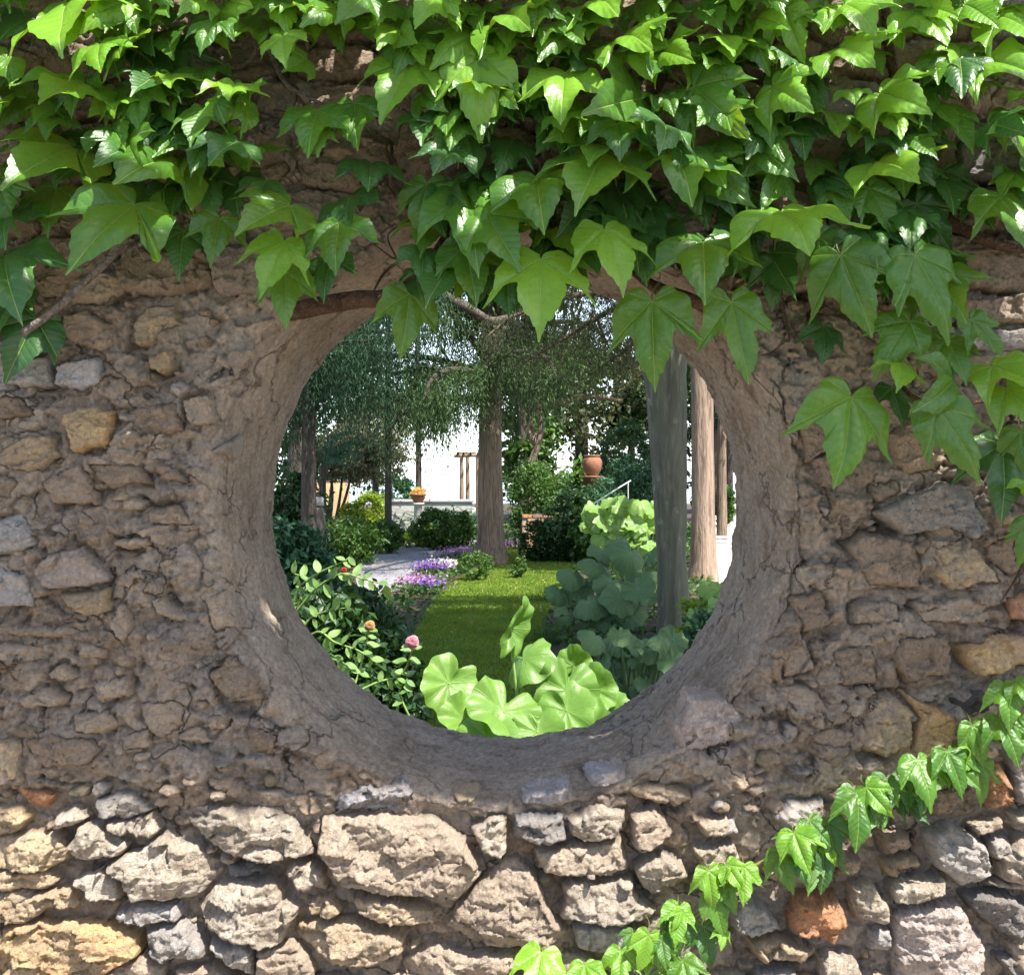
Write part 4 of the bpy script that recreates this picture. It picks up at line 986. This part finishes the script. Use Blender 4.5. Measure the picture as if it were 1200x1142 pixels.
lathe('bowl', [(.0, .0), (.10, 0), (.13, .04), (.19, .13), (.205, .2), (.225, .21), (.225, .25), (.19, .25), (.17, .2), (0, .18)], c, TERR, t)
pts, k, _ = clumped(c+np.array((0, 0, .3)), (.22, .22, .12), 24, 24, .3, .4); foliage('flowers', pts, .06, .045, leaf_mat('yellow_petals', (.62, .36, .06), (.72, .55, .22), .3, .6), t, k)
d = 26; c = W3(694, 557, d); t = thing('clay_jar', 'round terracotta jar standing among the shrubs right of centre', 'jar', (c[0], c[1], 0))
lathe('plinth', [(0, -c[2]), (.26, -c[2]), (.26, -.05), (.29, -.05), (.29, -.01), (0, -.01)], c, TERR, t)
lathe('jar_body', [(0, -.01), (.13, -.01), (.155, .03), (.215, .14), (.245, .26), (.235, .36), (.19, .43), (.17, .45), (.20, .46), (.20, .49), (.155, .49), (.14, .44), (0, .40)], c, TERR, t)
# dark pot with white rim at far left
d = 16; c = W3(370, 590, d); t = thing('urn', 'dark shaded urn with a white top at the left edge of the garden', 'urn', (c[0], c[1], 0)); DK = flat_mat('dark_pot', (.08, .07, .06), .7)
lathe('urn_body', [(0, -c[2]), (.10, -c[2]), (.12, -c[2]+.05), (.07, -c[2]+.2), (.10, -.55), (.15, -.3), (.12, -.08), (.09, -.03), (0, -.03)], c, DK, t)
lathe('rim', [(0, -.03), (.12, -.03), (.12, .08), (.09, .10), (0, .10)], c, STW, t)
# brick edging
BR = [flat_mat('brick_%s' % w_, c_, .85, .25, 30, .008) for w_, c_ in (('orange', (.48, .25, .12)), ('tan', (.50, .33, .2)), ('brown', (.30, .19, .13)))]
d = 24.2; a = W3(612, 612, d); e = W3(712, 612, d); t = thing('brick_edging', 'low orange brick retaining wall behind the dark bushes', 'wall', (a[0], a[1], 0))
bw = .235; nx = int((e[0]-a[0])/bw); proto = {}
for r in range(9):
    for i in range(nx):
        mt = random.choice(BR); ky = mt.name
        if ky not in proto: o = block('brick', (0, 0, 0), (bw-.015, .11, .075), mt, None, .006); o.parent = t; proto[ky] = o
        else: o = proto[ky].copy(); link(o, t)
        o.location = (i*bw+(bw/2 if r % 2 else 0), random.uniform(-.008, .008), r*.088+.005)
block('mortar_bed', (a[0], a[1]+.02, 0), (a[0]+(nx+.5)*bw, a[1]+.2, 9*.088-.01), flat_mat('brick_mortar', (.35, .31, .27)), t, .005)
# thin rail
t = thing('handrail', 'thin pale metal rail slanting through the shrubs beside the clay jar', 'rail', tuple(G(694, 640))); MET = flat_mat('pale_metal', (.5, .5, .48), .45, .1, 5, .0)
limb(t, [W3(694, 591, 21.5), W3(716, 577, 22), W3(739, 563, 22.5)], .014, .014, MET, 8, 0, 'rail')
q = W3(700, 588, 21.6); limb(t, [np.array((q[0], q[1], 0)), (q+np.array((q[0], q[1], 0)))/2, q], .012, .012, MET, 8, 0, 'post')
q = W3(736, 565, 22.4); limb(t, [np.array((q[0], q[1], 0)), (q+np.array((q[0], q[1], 0)))/2, q], .012, .012, MET, 8, 0, 'post')
# columnar cypress far off and yellowish tree behind
b = W3(680, 600, 46); b[2] = 0; t = thing('columnar_cypress', 'narrow dark cypress against the bright gap right of centre', 'tree', tuple(b)); limb(t, [b, b+np.array((0, 0, 5.5))], .1, .03, BARKD, name='trunk')
m = 9000; z = rng.random(m)*5.4+.2; r = .24*(1-((z/5.8)**3))*(.6+.4*rng.random(m)); a = rng.random(m)*6.28
foliage('crown', np.stack([b[0]+r*np.cos(a), b[1]+r*np.sin(a), z], -1), .16, .07, NEED, t, up=.8)
b = W3(624, 600, 27); b[2] = 0; t = thing('twisted_tree', 'twisted tan-barked tree just right of the big conifer', 'tree', tuple(b))
for pts in ([(624, 600), (621, 560), (628, 520), (620, 480), (632, 440)], [(622, 545), (634, 505), (630, 470), (645, 430)], [(628, 520), (612, 490), (606, 450)], [(620, 480), (660, 470), (690, 464), (730, 470)]):
    limb(t, [W3(x, y, 27) if y < 600 else b for x, y in pts], .10, .04, BARKC, 9, .2, 'trunk' if pts[0][1] == 600 else 'limb')
pts, k, _ = clumped(W3(650, 425, 27), (1.8, 1.2, .8), 120, 45, .16, .2); foliage('crown', pts, .14, .06, LFM, t, k)
# olive conifer boughs hanging in at the upper right
b = np.array((3.6, 10.6, 0)); t = thing('olive_conifer', 'tree with feathery olive-green boughs in the top right of the opening', 'tree', tuple(b))
def bough(pts, r, d): limb(t, [W3(x, y, d) for x, y in pts], r, r*.3, BARKC, 8, .2); return [W3(x, y, d) for x, y in pts]
b[0] = 3.6; T_ = t; V, Q = tube_arr([b+np.array(v) for v in ((0, 0, -.1), (0, 0, 2), (-.1, 0, 4.5), (0, .3, 7))], [.2, .17, .13, .05], 16, .12, 4, 8); mk('trunk', V, Q, BARKC, t)
s = [bough([(900, 270), (775, 300), (720, 340), (680, 345), (640, 355)], .07, 12.3), bough([(900, 270), (760, 340), (700, 372), (655, 400), (612, 425)], .045, 12.6), bough([(900, 240), (775, 280), (690, 300), (620, 305)], .05, 12), bough([(770, 380), (720, 420), (690, 440)], .03, 12.8),
     bough([(640, 355), (600, 372), (570, 395)], .03, 12.4), bough([(700, 372), (710, 400), (728, 430)], .02, 12.6), bough([(720, 340), (738, 380), (745, 420)], .02, 12.2), bough([(900, 240), (780, 260), (700, 250), (620, 270), (560, 300)], .05, 12.5)]
sprays('foliage', s, 300, .40, NEEDO, t, .045, .011, .17)
# bare bough at the upper left of the opening
t = thing('bare_bough_tree', 'tree with a thick dark bare bough crossing the top left of the opening', 'tree', (-3.6, 16, 0)); BR2 = bark_mat('mottled_bark', (.10, .08, .065), (.20, .17, .14), 6, 3)
limb(t, [np.array((-3.6, 16, -.1)), np.array((-3.5, 16, 2.4)), np.array((-3.3, 15.9, 5.6))], .22, .14, BR2, 14, .12, 'trunk')
limb(t, [np.array((-3.3, 15.9, 5.3)), W3(440, 305, 17.6), W3(500, 340, 17.3), W3(530, 352, 17), W3(556, 366, 17), W3(575, 376, 17.4), W3(600, 372, 17.6)], .12, .06, BR2, 12, .2, 'bough')
sprays('foliage', [[W3(400, 300, 17), W3(470, 300, 17)], [W3(330, 320, 17.5), W3(420, 330, 17)], [W3(470, 335, 17.3), W3(530, 348, 17.2)]], 75, .5, NEED, t, .12, .035, .3)
# right hand trunks
def big_trunk(label, pts, rad, mat, bumpy, seed, seg=40, name='tree', extra=None):
    b = pts[0]; t = thing(name, label, 'tree', (b[0], b[1], 0)); V, Q = tube_arr(pts, rad, seg, bumpy, seed, 12); mk('trunk', V, Q, mat, t); return t
d = 10.6; gg = np.array(((790-600)/F*d, d-D0, -.1)); rr_ = d/F
T2 = big_trunk('thick smooth grey-brown trunk, nearest on the right of the lawn', [gg, gg+np.array((.0, 0, .35)), W3(787, 650, d), W3(784.5, 560, d), W3(781, 470, d), W3(778, 415, d), W3(776, 330, d), W3(780, 180, d), W3(800, 40, d)],
               [.21, .165, 17*rr_, 20.5*rr_, 23.5*rr_, 26*rr_, 26*rr_, 21*rr_, 14*rr_], BARKG, .06, 5)
for pts in ([(780, 250), (700, 120), (600, 30)], [(778, 300), (860, 160), (960, 60)], [(790, 100), (760, -60), (740, -200)]):
    limb(T2, [W3(x, y, d-(.8*i)) for i, (x, y) in enumerate(pts)], .14, .05, BARKG, 12, .1)
pts, k, _ = clumped((2.3, 5.2, 6.5), (3.3, 4.3, 1.4), 720, 60, .17, .15); foliage('crown', pts, .15, .09, LFM, T2, k)
d = 16.6; gg = np.array(((824-600)/F*d, d-D0, -.1)); rr_ = d/F
T3 = big_trunk('straight trunk with its right side sunlit, behind the grey trunk', [gg, gg+np.array((0, 0, .4)), W3(824, 600, d), W3(823, 500, d), W3(822, 420, d), W3(815, 300, d), W3(812, 150, d), W3(812, -100, d)],
               [.27, .21, 13.5*rr_, 13*rr_, 13*rr_, 12.5*rr_, 12*rr_, 6*rr_], bark_mat('pinkish_bark', (.31, .225, .165), (.40, .30, .23), 6, 1.2), .06, 9)
up = [[np.array((gg[0], gg[1], z)), np.array((gg[0]+rng.uniform(.0, 3.0), gg[1]+rng.uniform(0, 3), z+.2))] for z in np.linspace(5.6, 9.5, 16)]
sprays('foliage', up, 60, .8, NEED, T3, .3, .09, .4)
# stub of grey dead branch beside it
limb(T3, [W3(812, 425, d-.4), W3(806, 412, d-3), W3(800, 396, d-5)], .07, .09, bark_mat('dead_wood', (.30, .28, .25), (.42, .40, .36), 8, 3), 10, .2, 'broken_limb')
for i, (px, dd, lab) in enumerate(((846, 30, 'slim shaded trunk beside the gravel path, nearest of the far row'), (855, 40, 'far thin trunk at the right end of the gravel path'), (868, 34, 'far trunk at the very edge of the round opening'), (838, 48, 'most distant dark trunk behind the sunlit one'), (880, 26, 'dark trunk just past the right rim of the opening'))):
    b = np.array(((px-600)/F*dd, dd-D0, 0)); t = thing('path_tree', lab, 'tree', tuple(b), 'trees along the gravel path'); limb(t, [b, b+np.array((.0, 0, 3)), b+np.array((.1, 0, 7.5))], .15, .1, BARKD if i % 2 else BARKC, 12, .1, 'trunk')
    pts, k, _ = clumped(b+np.array((0, 0, 6.2)), (2.0, 2.0, 2.3), 60, 50, .26, .3); foliage('crown', pts, .26, .12, LFD, t, k)
# far woods on both sides
for i, (x0, x1, y0, y1, dd, mt, n, lab) in enumerate((
    (150, 455, 450, 600, 48, LFD, 130, 'broad dark tree mass closing the left of the view'), (590, 650, 440, 600, 42, LFM, 60, 'green tree beyond the twisted trunk'), (600, 770, 385, 545, 43, NEEDO, 70, 'thin airy tree whose twigs break up the sky right of centre'), (655, 730, 545, 600, 40, LFM, 50, 'round green tree low behind the clay jar'),
    (740, 1050, 330, 590, 50, LFD, 220, 'broad dark trees closing the right of the view'), (330, 470, 330, 480, 40, NEEDO, 60, 'light olive tree high behind the left conifer'),
    (700, 780, 440, 520, 44, LFD, 40, 'dark tree top above the dome bush'), (585, 640, 380, 460, 40, NEEDO, 36, 'olive tree top behind the big conifer'))):
    c = (W3(x0, y0, dd)+W3(x1, y1, dd))/2; r = (abs(x1-x0)/2/F*dd, 2.5, abs(y1-y0)/2/F*dd); b = c.copy(); b[2] = 0; t = thing('distant_tree', lab, 'tree', tuple(b)); limb(t, [b, c], .2, .1, BARKD, name='trunk')
    pts, k, _ = clumped(c, r, n, 60, .2 if n > 100 else .3, .25); pts = pts[pts[:, 2] > 0]; foliage('crown', pts, .32, .15, mt, t, k[:len(pts)])
# ------------------------------------------------------------------ BIG-LEAVED PLANTS
def round_leaf_mesh(name, seed, cup, wave, mat, n=72, rings=8, notch=.55):
    rr = random.Random(seed); a = np.linspace(-np.pi+.001, np.pi-.001, n); nb = np.exp(-((np.pi-np.abs(a))/.32)**2); ph = rr.uniform(0, 6)
    r = .5*(1-notch*nb)*(1+.035*np.sin(a*11+ph)+.03*np.sin(a*5+ph*2)); O = np.stack([r*np.sin(a), r*np.cos(a)], -1)
    ts = np.arange(1, rings+1)/rings; XY = np.concatenate([[[0, 0]], (ts[:, None, None]*O).reshape(-1, 2)]); T = np.concatenate([[0], np.repeat(ts, n)]); A = np.concatenate([[0], np.tile(a, rings)])
    z = cup*T**2*.5-.35*abs(cup)*T**4+wave*T**2*np.sin(A*3+ph)+wave*.55*T**2*np.sin(A*8+ph*3)+.012*T*np.cos(A*9)
    z += rr.uniform(-.25, .25)*XY[:, 0]*XY[:, 1]*2
    F0 = [[0, k+2, k+1] for k in range(n-1)]
    for g_ in range(rings-1): b = 1+g_*n; F0 += [[b+k, b+k+1, b+n+k+1, b+n+k] for k in range(n-1)]
    V = np.stack([XY[:, 0], XY[:, 1], z], -1); me = bpy.data.meshes.new(name); me.from_pydata(V.tolist(), [], [f[::-1] for f in F0]); me.polygons.foreach_set("use_smooth", np.ones(len(F0), bool))
    u = me.uv_layers.new(name="UVMap"); li = np.empty(len(me.loops), dtype=np.int32); me.loops.foreach_get("vertex_index", li); u.data.foreach_set("uv", XY[li].astype(np.float32).ravel())
    me.materials.append(mat); me.update(); return me
vs = tuple(i*.349 for i in range(10))
FAR = creeper_mat('leopard_leaf', (.055, .16, .007), (.095, .22, .012), veins=vs, sec=45, trans=.30, rough=.45, vw=.006, tc=(.20, .42, .01), vc=(.18, .33, .04), bmp=.6)
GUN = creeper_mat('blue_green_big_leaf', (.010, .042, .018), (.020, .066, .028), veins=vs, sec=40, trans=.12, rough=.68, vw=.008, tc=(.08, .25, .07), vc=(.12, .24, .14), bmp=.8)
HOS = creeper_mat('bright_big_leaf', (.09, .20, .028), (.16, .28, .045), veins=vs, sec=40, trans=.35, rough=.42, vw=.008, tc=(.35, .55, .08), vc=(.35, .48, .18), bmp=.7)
FM = [round_leaf_mesh('leopard_leaf', i, c_, w_, FAR) for i, (c_, w_) in enumerate(((.35, .05), (.5, .07), (-.25, .06), (.4, .08), (.3, .07)))]
FOLD = round_leaf_mesh('folded_leaf', 77, .9, .03, FAR)
GM = [round_leaf_mesh('big_leaf', 20+i, c_, .06, GUN, 56, 6, .5) for i, c_ in enumerate((-.3, -.15, .2))]; HM = [round_leaf_mesh('big_leaf', 30+i, c_, .06, HOS, 56, 6, .5) for i, c_ in enumerate((-.3, .1, .3))]
STALK = flat_mat('leaf_stalk', (.22, .34, .08), .5, .2, 40, .001)
def rleaf(par, me, c, size, T, N, root_, sm=STALK, sr=.006, sx=1.0, name='leaf'):
    c = Vector(c); T = Vector(T).normalized(); N = Vector(N); o = bpy.data.objects.new(name, me); link(o, par); M = frame(c, T, N, size)
    if sx != 1: M = M @ Matrix.Diagonal((sx, 1, 1, 1))
    o.matrix_local = Matrix.Translation(-par.location) @ M
    r = Vector(root_); k = (c+r)/2+Vector(((c.x-r.x)*.2, (c.y-r.y)*.2, (c.z-r.z)*.12)); tube('stalk', [r, k, c], [sr*1.3, sr, sr*.8], sm, par, 6, 0, 0, 5)
d = 4.0; lp = thing('leopard_plant', 'leopard plant with big glossy round bright green leaves just beyond the sill', 'plant', tuple(P(620, 1000, d)*Vector((1, 1, 0))))
s_ = d/F
for (px, py, w_, tx, ty, tilt, mi_, sx, dd) in ((526, 806, 76, -.5, -.75, .55, 0, .85, 0), (613, 777, 68, .6, -.6, 1.12, 2, 1, .05), (590, 840, 84, -.3, -.6, 1.0, 3, 1, -.12), (664, 816, 86, -.2, -.9, .55, 4, .85, 0),
        (696, 812, 66, .5, -.8, .6, 1, .8, .08), (664, 838, 72, .3, -.9, .7, 0, .9, -.12), (672, 784, 52, .2, .6, 1.0, 3, .9, .15), (716, 836, 48, .8, -.4, .9, 2, 1, .05), (543, 848, 60, -.5, -.5, .9, 4, 1, -.1), (630, 862, 60, .1, -.9, .8, 1, 1, -.2), (570, 870, 70, .2, -.9, .8, 0, 1, -.2), (690, 868, 70, .4, -.9, .8, 3, 1, -.15)):
    dv = Vector((tx, 0, ty)).normalized(); upv = Vector((0, -1, 0)); tau = tilt; T = dv*math.cos(tau)+upv*math.sin(tau)*.9; N = upv*math.cos(tau)-dv*math.sin(tau)
    if N.z < 0: N = upv*math.cos(tau)+Vector((0, 0, 1))*math.sin(tau); T = dv
    rleaf(lp, FM[mi_], P(px, py-w_*.08, d+dd), w_*s_*1.02, T, N, P(600+(px-600)*.35, 930, d+dd+.1), sx=sx)
rleaf(lp, FOLD, P(598, 736, d), .26, Vector((.33, .1, .95)), Vector((.75, -.62, -.1)), P(622, 930, d+.05), sx=.5)
def bigclump(label, items, d, me_l, root_px, name='big_leaf_plant', sm=STALK, seed=1):
    b = Vector(((root_px-600)/F*d, d-D0, 0)); t = thing(name, label, 'plant', tuple(b)); r_ = random.Random(seed)
    for (px, py, w_, dd) in items:
        tau = r_.uniform(.5, 1.15); dv = Vector((r_.uniform(-.8, .8), 0, -1)).normalized(); upv = Vector((r_.uniform(-.3, .3), -1, 0)).normalized(); T = dv*math.cos(tau)+upv*math.sin(tau); N = upv*math.cos(tau)-dv*math.sin(tau)
        rleaf(t, r_.choice(me_l), P(px, py, d+dd), w_*d/F, T, N, b+Vector((r_.uniform(-.1, .1), r_.uniform(-.1, .1), 0)), sm, .007)
    return t
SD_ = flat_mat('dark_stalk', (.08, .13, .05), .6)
it = [(738, 648, 44, 0), (700, 662, 40, .1), (715, 682, 40, -.1), (670, 672, 36, .1), (690, 705, 42, -.2), (726, 700, 44, -.3), (752, 672, 40, .2), (757, 700, 34, -.1), (655, 694, 30, .1), (680, 690, 34, .2), (740, 722, 36, -.3), (705, 645, 34, .3), (722, 636, 30, .4), (664, 720, 28, -.1), (762, 650, 32, .3), (748, 690, 40, -.4), (712, 725, 34, -.2)]
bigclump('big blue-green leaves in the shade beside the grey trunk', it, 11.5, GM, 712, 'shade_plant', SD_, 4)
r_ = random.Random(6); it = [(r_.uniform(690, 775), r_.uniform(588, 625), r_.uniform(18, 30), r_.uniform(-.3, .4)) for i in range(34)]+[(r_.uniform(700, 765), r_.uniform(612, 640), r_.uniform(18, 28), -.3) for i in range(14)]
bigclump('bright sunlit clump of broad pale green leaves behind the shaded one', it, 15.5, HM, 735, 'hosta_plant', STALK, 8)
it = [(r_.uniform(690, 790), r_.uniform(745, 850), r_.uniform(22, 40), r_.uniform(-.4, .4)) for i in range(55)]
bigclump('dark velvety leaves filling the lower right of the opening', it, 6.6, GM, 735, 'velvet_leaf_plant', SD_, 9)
it = [(r_.uniform(800, 872), r_.uniform(690, 790), r_.uniform(18, 30), r_.uniform(-.4, .4)) for i in range(22)]
bigclump('pale green broad leaves between the trunks and the right rim', it, 9.0, HM, 845, 'edge_plant', STALK, 12)
# ------------------------------------------------------------------ ROSE AND FLOWERS
ROSL = creeper_mat('rose_leaf', (.10, .22, .05), (.20, .32, .09), veins=(0,), sec=90, trans=.35, rough=.38, vw=.012, tc=(.32, .48, .07), vc=(.4, .5, .2), bmp=.5)
def oval_mesh(name, mat, seed):
    rr = random.Random(seed); n = 9; V, Fq = [], []
    for i in range(n+1):
        t = i/n; wd = .27*math.sin(math.pi*t**.85)**.8 if 0 < i < n else 0
        for s in (-1, 0, 1): V.append((s*wd, t, (.06 if s else 0)-.25*t*t+.04*math.sin(t*6+rr.uniform(0, 1))))
    for i in range(n):
        for s in (0, 1): b = i*3+s; Fq.append([b, b+1, b+4, b+3])
    me = bpy.data.meshes.new(name); me.from_pydata(V, [], Fq); u = me.uv_layers.new(name="UVMap")
    for l in me.loops: u.data[l.index].uv = V[l.vertex_index][:2]
    me.polygons.foreach_set("use_smooth", np.ones(len(Fq), bool)); me.materials.append(mat); me.update(); return me
OM = [oval_mesh('rose_leaf', ROSL, i) for i in range(4)]
d = 3.9; rb = thing('rose_bush', 'rose bush with pale sunlit leaves at the lower left of the opening', 'rose', tuple(P(400, 900, d)*Vector((1, 1, 0)))); r_ = random.Random(21)
def rstem(pts, leafs, size):
    p = [Vector(W3(x, y, d+dd)) for x, y, dd in pts]; n = len(p); tube('stem', p, [.005-.003*i/(n-1) for i in range(n)], STALK, rb, 5, 0, 0, 5)
    for i in range(leafs):
        t = .25+.75*(i+r_.random())/leafs; f = t*(n-1); k = min(n-2, int(f)); q = p[k].lerp(p[k+1], f-k); dr = (p[k+1]-p[k]).normalized()
        sd = dr.cross(Vector((0, -1, 0))).normalized()*(1 if i % 2 else -1); T = (sd*r_.uniform(.6, 1)+dr*r_.uniform(.1, .7)+Vector((0, r_.uniform(-.6, .3), r_.uniform(-.5, .2)))).normalized()
        N = Vector((r_.uniform(-.5, .5), -.7, .8)); o = bpy.data.objects.new('leaf', r_.choice(OM)); link(o, rb); o.matrix_local = Matrix.Translation(-rb.location) @ frame(q, T, N, size*r_.uniform(.7, 1.15))
for pts, nl in (([(345, 720, .1), (370, 690, .05), (400, 672, 0), (425, 678, -.03), (452, 685, -.05)], 15), ([(345, 720, .1), (350, 690, .1), (372, 672, .05), (402, 658, 0), (410, 652, 0)], 10), ([(345, 760, .1), (372, 740, 0), (392, 752, -.05), (420, 762, -.1), (440, 775, -.1)], 14),
                ([(345, 770, .1), (360, 728, .05), (385, 715, .05), (410, 712, 0)], 11), ([(345, 740, .1), (352, 700, .1), (362, 680, .08), (345, 672, .1)], 10), ([(360, 790, .1), (378, 765, 0), (400, 775, -.05), (412, 786, -.05)], 9), ([(400, 820, .1), (440, 800, .1), (470, 790, .1), (482, 765, .05), (483, 752, 0)], 11), ([(400, 840, .1), (420, 790, .15), (430, 750, .15), (433, 735, .1)], 10), ([(480, 840, .2), (468, 810, .2), (478, 795, .2)], 8)):
    rstem(pts, int(nl*.85), .050)
def rose(px, py, dd, r, c1, c2):
    mt = leaf_mat('rose_petal', c1, c2, .35, .6); c = Vector(W3(px, py, d+dd)); V, Q, off = [], [], 0
    for i in range(26):
        a = i*2.4; k = i/26; R_ = r*(.15+.85*k); nrm = Vector((math.cos(a)*k, -1.05+k*.4, math.sin(a)*k+.2)).normalized(); tn = nrm.orthogonal().normalized(); bt = nrm.cross(tn); pc = c+Vector((math.cos(a)*R_*.55, -(1-k)*r*.5, math.sin(a)*R_*.55)); ring = [pc-nrm*r*.12]
        for j in range(8):
            q = j/8*6.283; ring.append(pc+(tn*math.cos(q)+bt*math.sin(q))*r*(.25+.3*k)+nrm*r*.08)
        V += [tuple(v) for v in ring]; Q += [[off, off+1+j, off+1+(j+1) % 8] for j in range(8)]; off += 9
    mk('bloom', V, np.array(Q), mt, rb, var=rng.random(len(V)))
rose(483, 752, 0, .029, (.45, .16, .22), (.62, .34, .40)); rose(433, 733, .1, .024, (.45, .25, .10), (.5, .33, .16)); rose(403, 668, .1, .014, (.3, .02, .03), (.4, .05, .05))
fl = []
def flowers(label, pxs, spread, n, mat, h=.16, size=.045, name='flower_clump', green=True):
    for (px, py) in pxs:
        b = np.array(G(px, py)); t = thing(name, label % len(fl) if '%' in label else label, 'flowers', tuple(b), 'flowers edging the path'); fl.append(t)
        pts = np.array(b)+rng.normal(size=(n, 3))*np.array((spread, spread*.8, .04))+np.array((0, 0, h)); pts[:, 2] = np.maximum(.03, pts[:, 2]); foliage('blooms', pts, size, size*.8, mat, t, up=1.2, kind='stuff')
        pts = np.array(b)+rng.normal(size=(n, 3))*np.array((spread*1.1, spread*.9, .04))+np.array((0, 0, h*.5)); pts[:, 2] = np.maximum(.02, pts[:, 2]); foliage('leaves', pts, size*1.4, size*.7, LFM, t, up=.8)
flowers('large pink-purple flower clump beside the big trunk', [(546, 654)], .30, 520, PINK); flowers('white flower clump at the tip of the lawn', [(524, 672)], .17, 300, WHITE)
flowers('deep violet flower clump left of the white one', [(506, 674)], .17, 380, VIOL); flowers('mauve flowers nearest the rose bush on the path edge', [(488, 692)], .16, 240, PINK); flowers('violet flowers between path and lawn corner', [(503, 696)], .12, 160, VIOL)
flowers('magenta flowers on the far side of the path', [(549, 627)], .22, 150, PINK); flowers('white blossoms beyond the magenta ones', [(557, 622)], .18, 120, WHITE); flowers('lilac flowers to the right of the big trunk', [(598, 645)], .16, 120, PINK)
flowers('small purple flowers under the strap leaves', [(545, 615)], .3, 90, VIOL)
shrub('leafy tufts between lawn and big trunk', 556, 652, 16.8, 20, 8, LFM, .05, .025, 40, 30, stems=0, name='ground_plant', cat='plant')
shrub('little leafy tuft on the lawn right of the big trunk', 608, 656, 17.2, 10, 6, LFM, .05, .025, 20, 30, stems=0, name='ground_plant', cat='plant')
shrub('cabbage-like pale plant under the dark bushes', 645, 632, 21, 12, 8, LFB, .10, .06, 22, 30, stems=0, name='ground_plant', cat='plant')
# ------------------------------------------------------------------ TREE ON THE VIEWER'S SIDE, overhanging the wall
b = np.array((3.1, -1.5, 0)); T9 = thing('shade_tree', 'leafy tree on the near side whose boughs overhang and shade the wall', 'tree', tuple(b))
V, Q = tube_arr([b+np.array(v) for v in ((0, 0, -.1), (0, 0, .5), (-.05, 0, 1.8), (-.15, .1, 2.8), (-.2, .1, 4.5))], [.24, .18, .16, .14, .07], 20, .1, 3, 8); mk('trunk', V, Q, BARKG, T9)
for pts in ([(2.95, -1.4, 3.6), (1.8, -1.0, 3.75), (.4, -.95, 3.7), (-1.2, -.9, 3.6), (-2.2, -.9, 3.5)], [(2.9, -1.4, 4.2), (1.5, -1.15, 4.2), (0, -1.1, 4.15), (-1.5, -1.1, 4.1)]): limb(T9, [np.array(p) for p in pts], .07, .015, BARKG, 10, .1)
def slab(n, x0, x1, u0, u1, seed, thr, hole=14):
    """leaf points laid so that the sun shines past them below and above"""
    x = rng.uniform(x0, x1, n*4); zz = rng.uniform(3.35, 4.0, n*4); u = rng.uniform(u0, u1, n*4) # u: height on the wall where the shade falls
    t = (zz-u)/SUN.z; y = SUN.y*t; wx = x-SUN.x*t
    edge = .06*fbm(wx*2.2, wx*0, seed, 3)+.03*pn(wx*9, wx*0+3, seed)
    m = (u+edge*1.0 > u0+.08) & (pn(wx*hole*.35, u*hole*.35, seed+4)+.5*pn(wx*hole, u*hole, seed+5) > thr)
    return np.stack([x, y, zz], -1)[m][:n]
pts = slab(CAN_N, -2.6, 3.4, 1.03, 1.48, 5, -.40)
foliage('crown', pts, .11, .075, LFM, T9, up=.6)
pts = slab(CAN_N//3, -2.6, 3.4, 1.52, 2.5, 9, .8, 9)
foliage('crown_fringe', pts, .10, .07, LFM, T9, up=.6)
pts, k, _ = clumped((2.8, -6.5, 5.6), (2.6, 2.2, 1.3), 200, 50, .2, .2); foliage('added_sky_screen', pts, .12, .08, LFM, T9, k)  # detached leaf clump, unseen, added to block sky light from the wall

t = thing('hedge', 'unseen dark hedge added behind the viewer to cut low sky light on the wall', 'hedge', (0, -9, 0))  # out of view, added to dim the low sky light
for x in range(-9, 10, 3): limb(t, [np.array((x, -9, 0)), np.array((x+.2, -9, 2)), np.array((x, -9, 2.2))], .1, .04, BARKD, name='stem')
m = 14000; pts = np.stack([rng.uniform(-10, 10, m), -9+rng.normal(0, .45, m), rng.uniform(0, 2.4, m)], -1); foliage('foliage', pts, .2, .13, LFD, t, up=.3, kind='stuff')

n = 900; d = 6+(26-6)*rng.random(n); gx = rng.uniform(-3, 2.6, n); gy = d-D0
V, Q, vr = cards(np.stack([gx, gy, np.full(n, .035)], -1), rdir(n)*np.array((1, 1, .25)), rdir(n)*.5+np.array((0, 0, 1)), .05, .03)
mk('fallen_leaves', V, Q, leaf_mat('dry_leaf', (.20, .13, .05), (.34, .26, .12), .1, .8), smooth=False, var=vr)['kind'] = 'stuff'
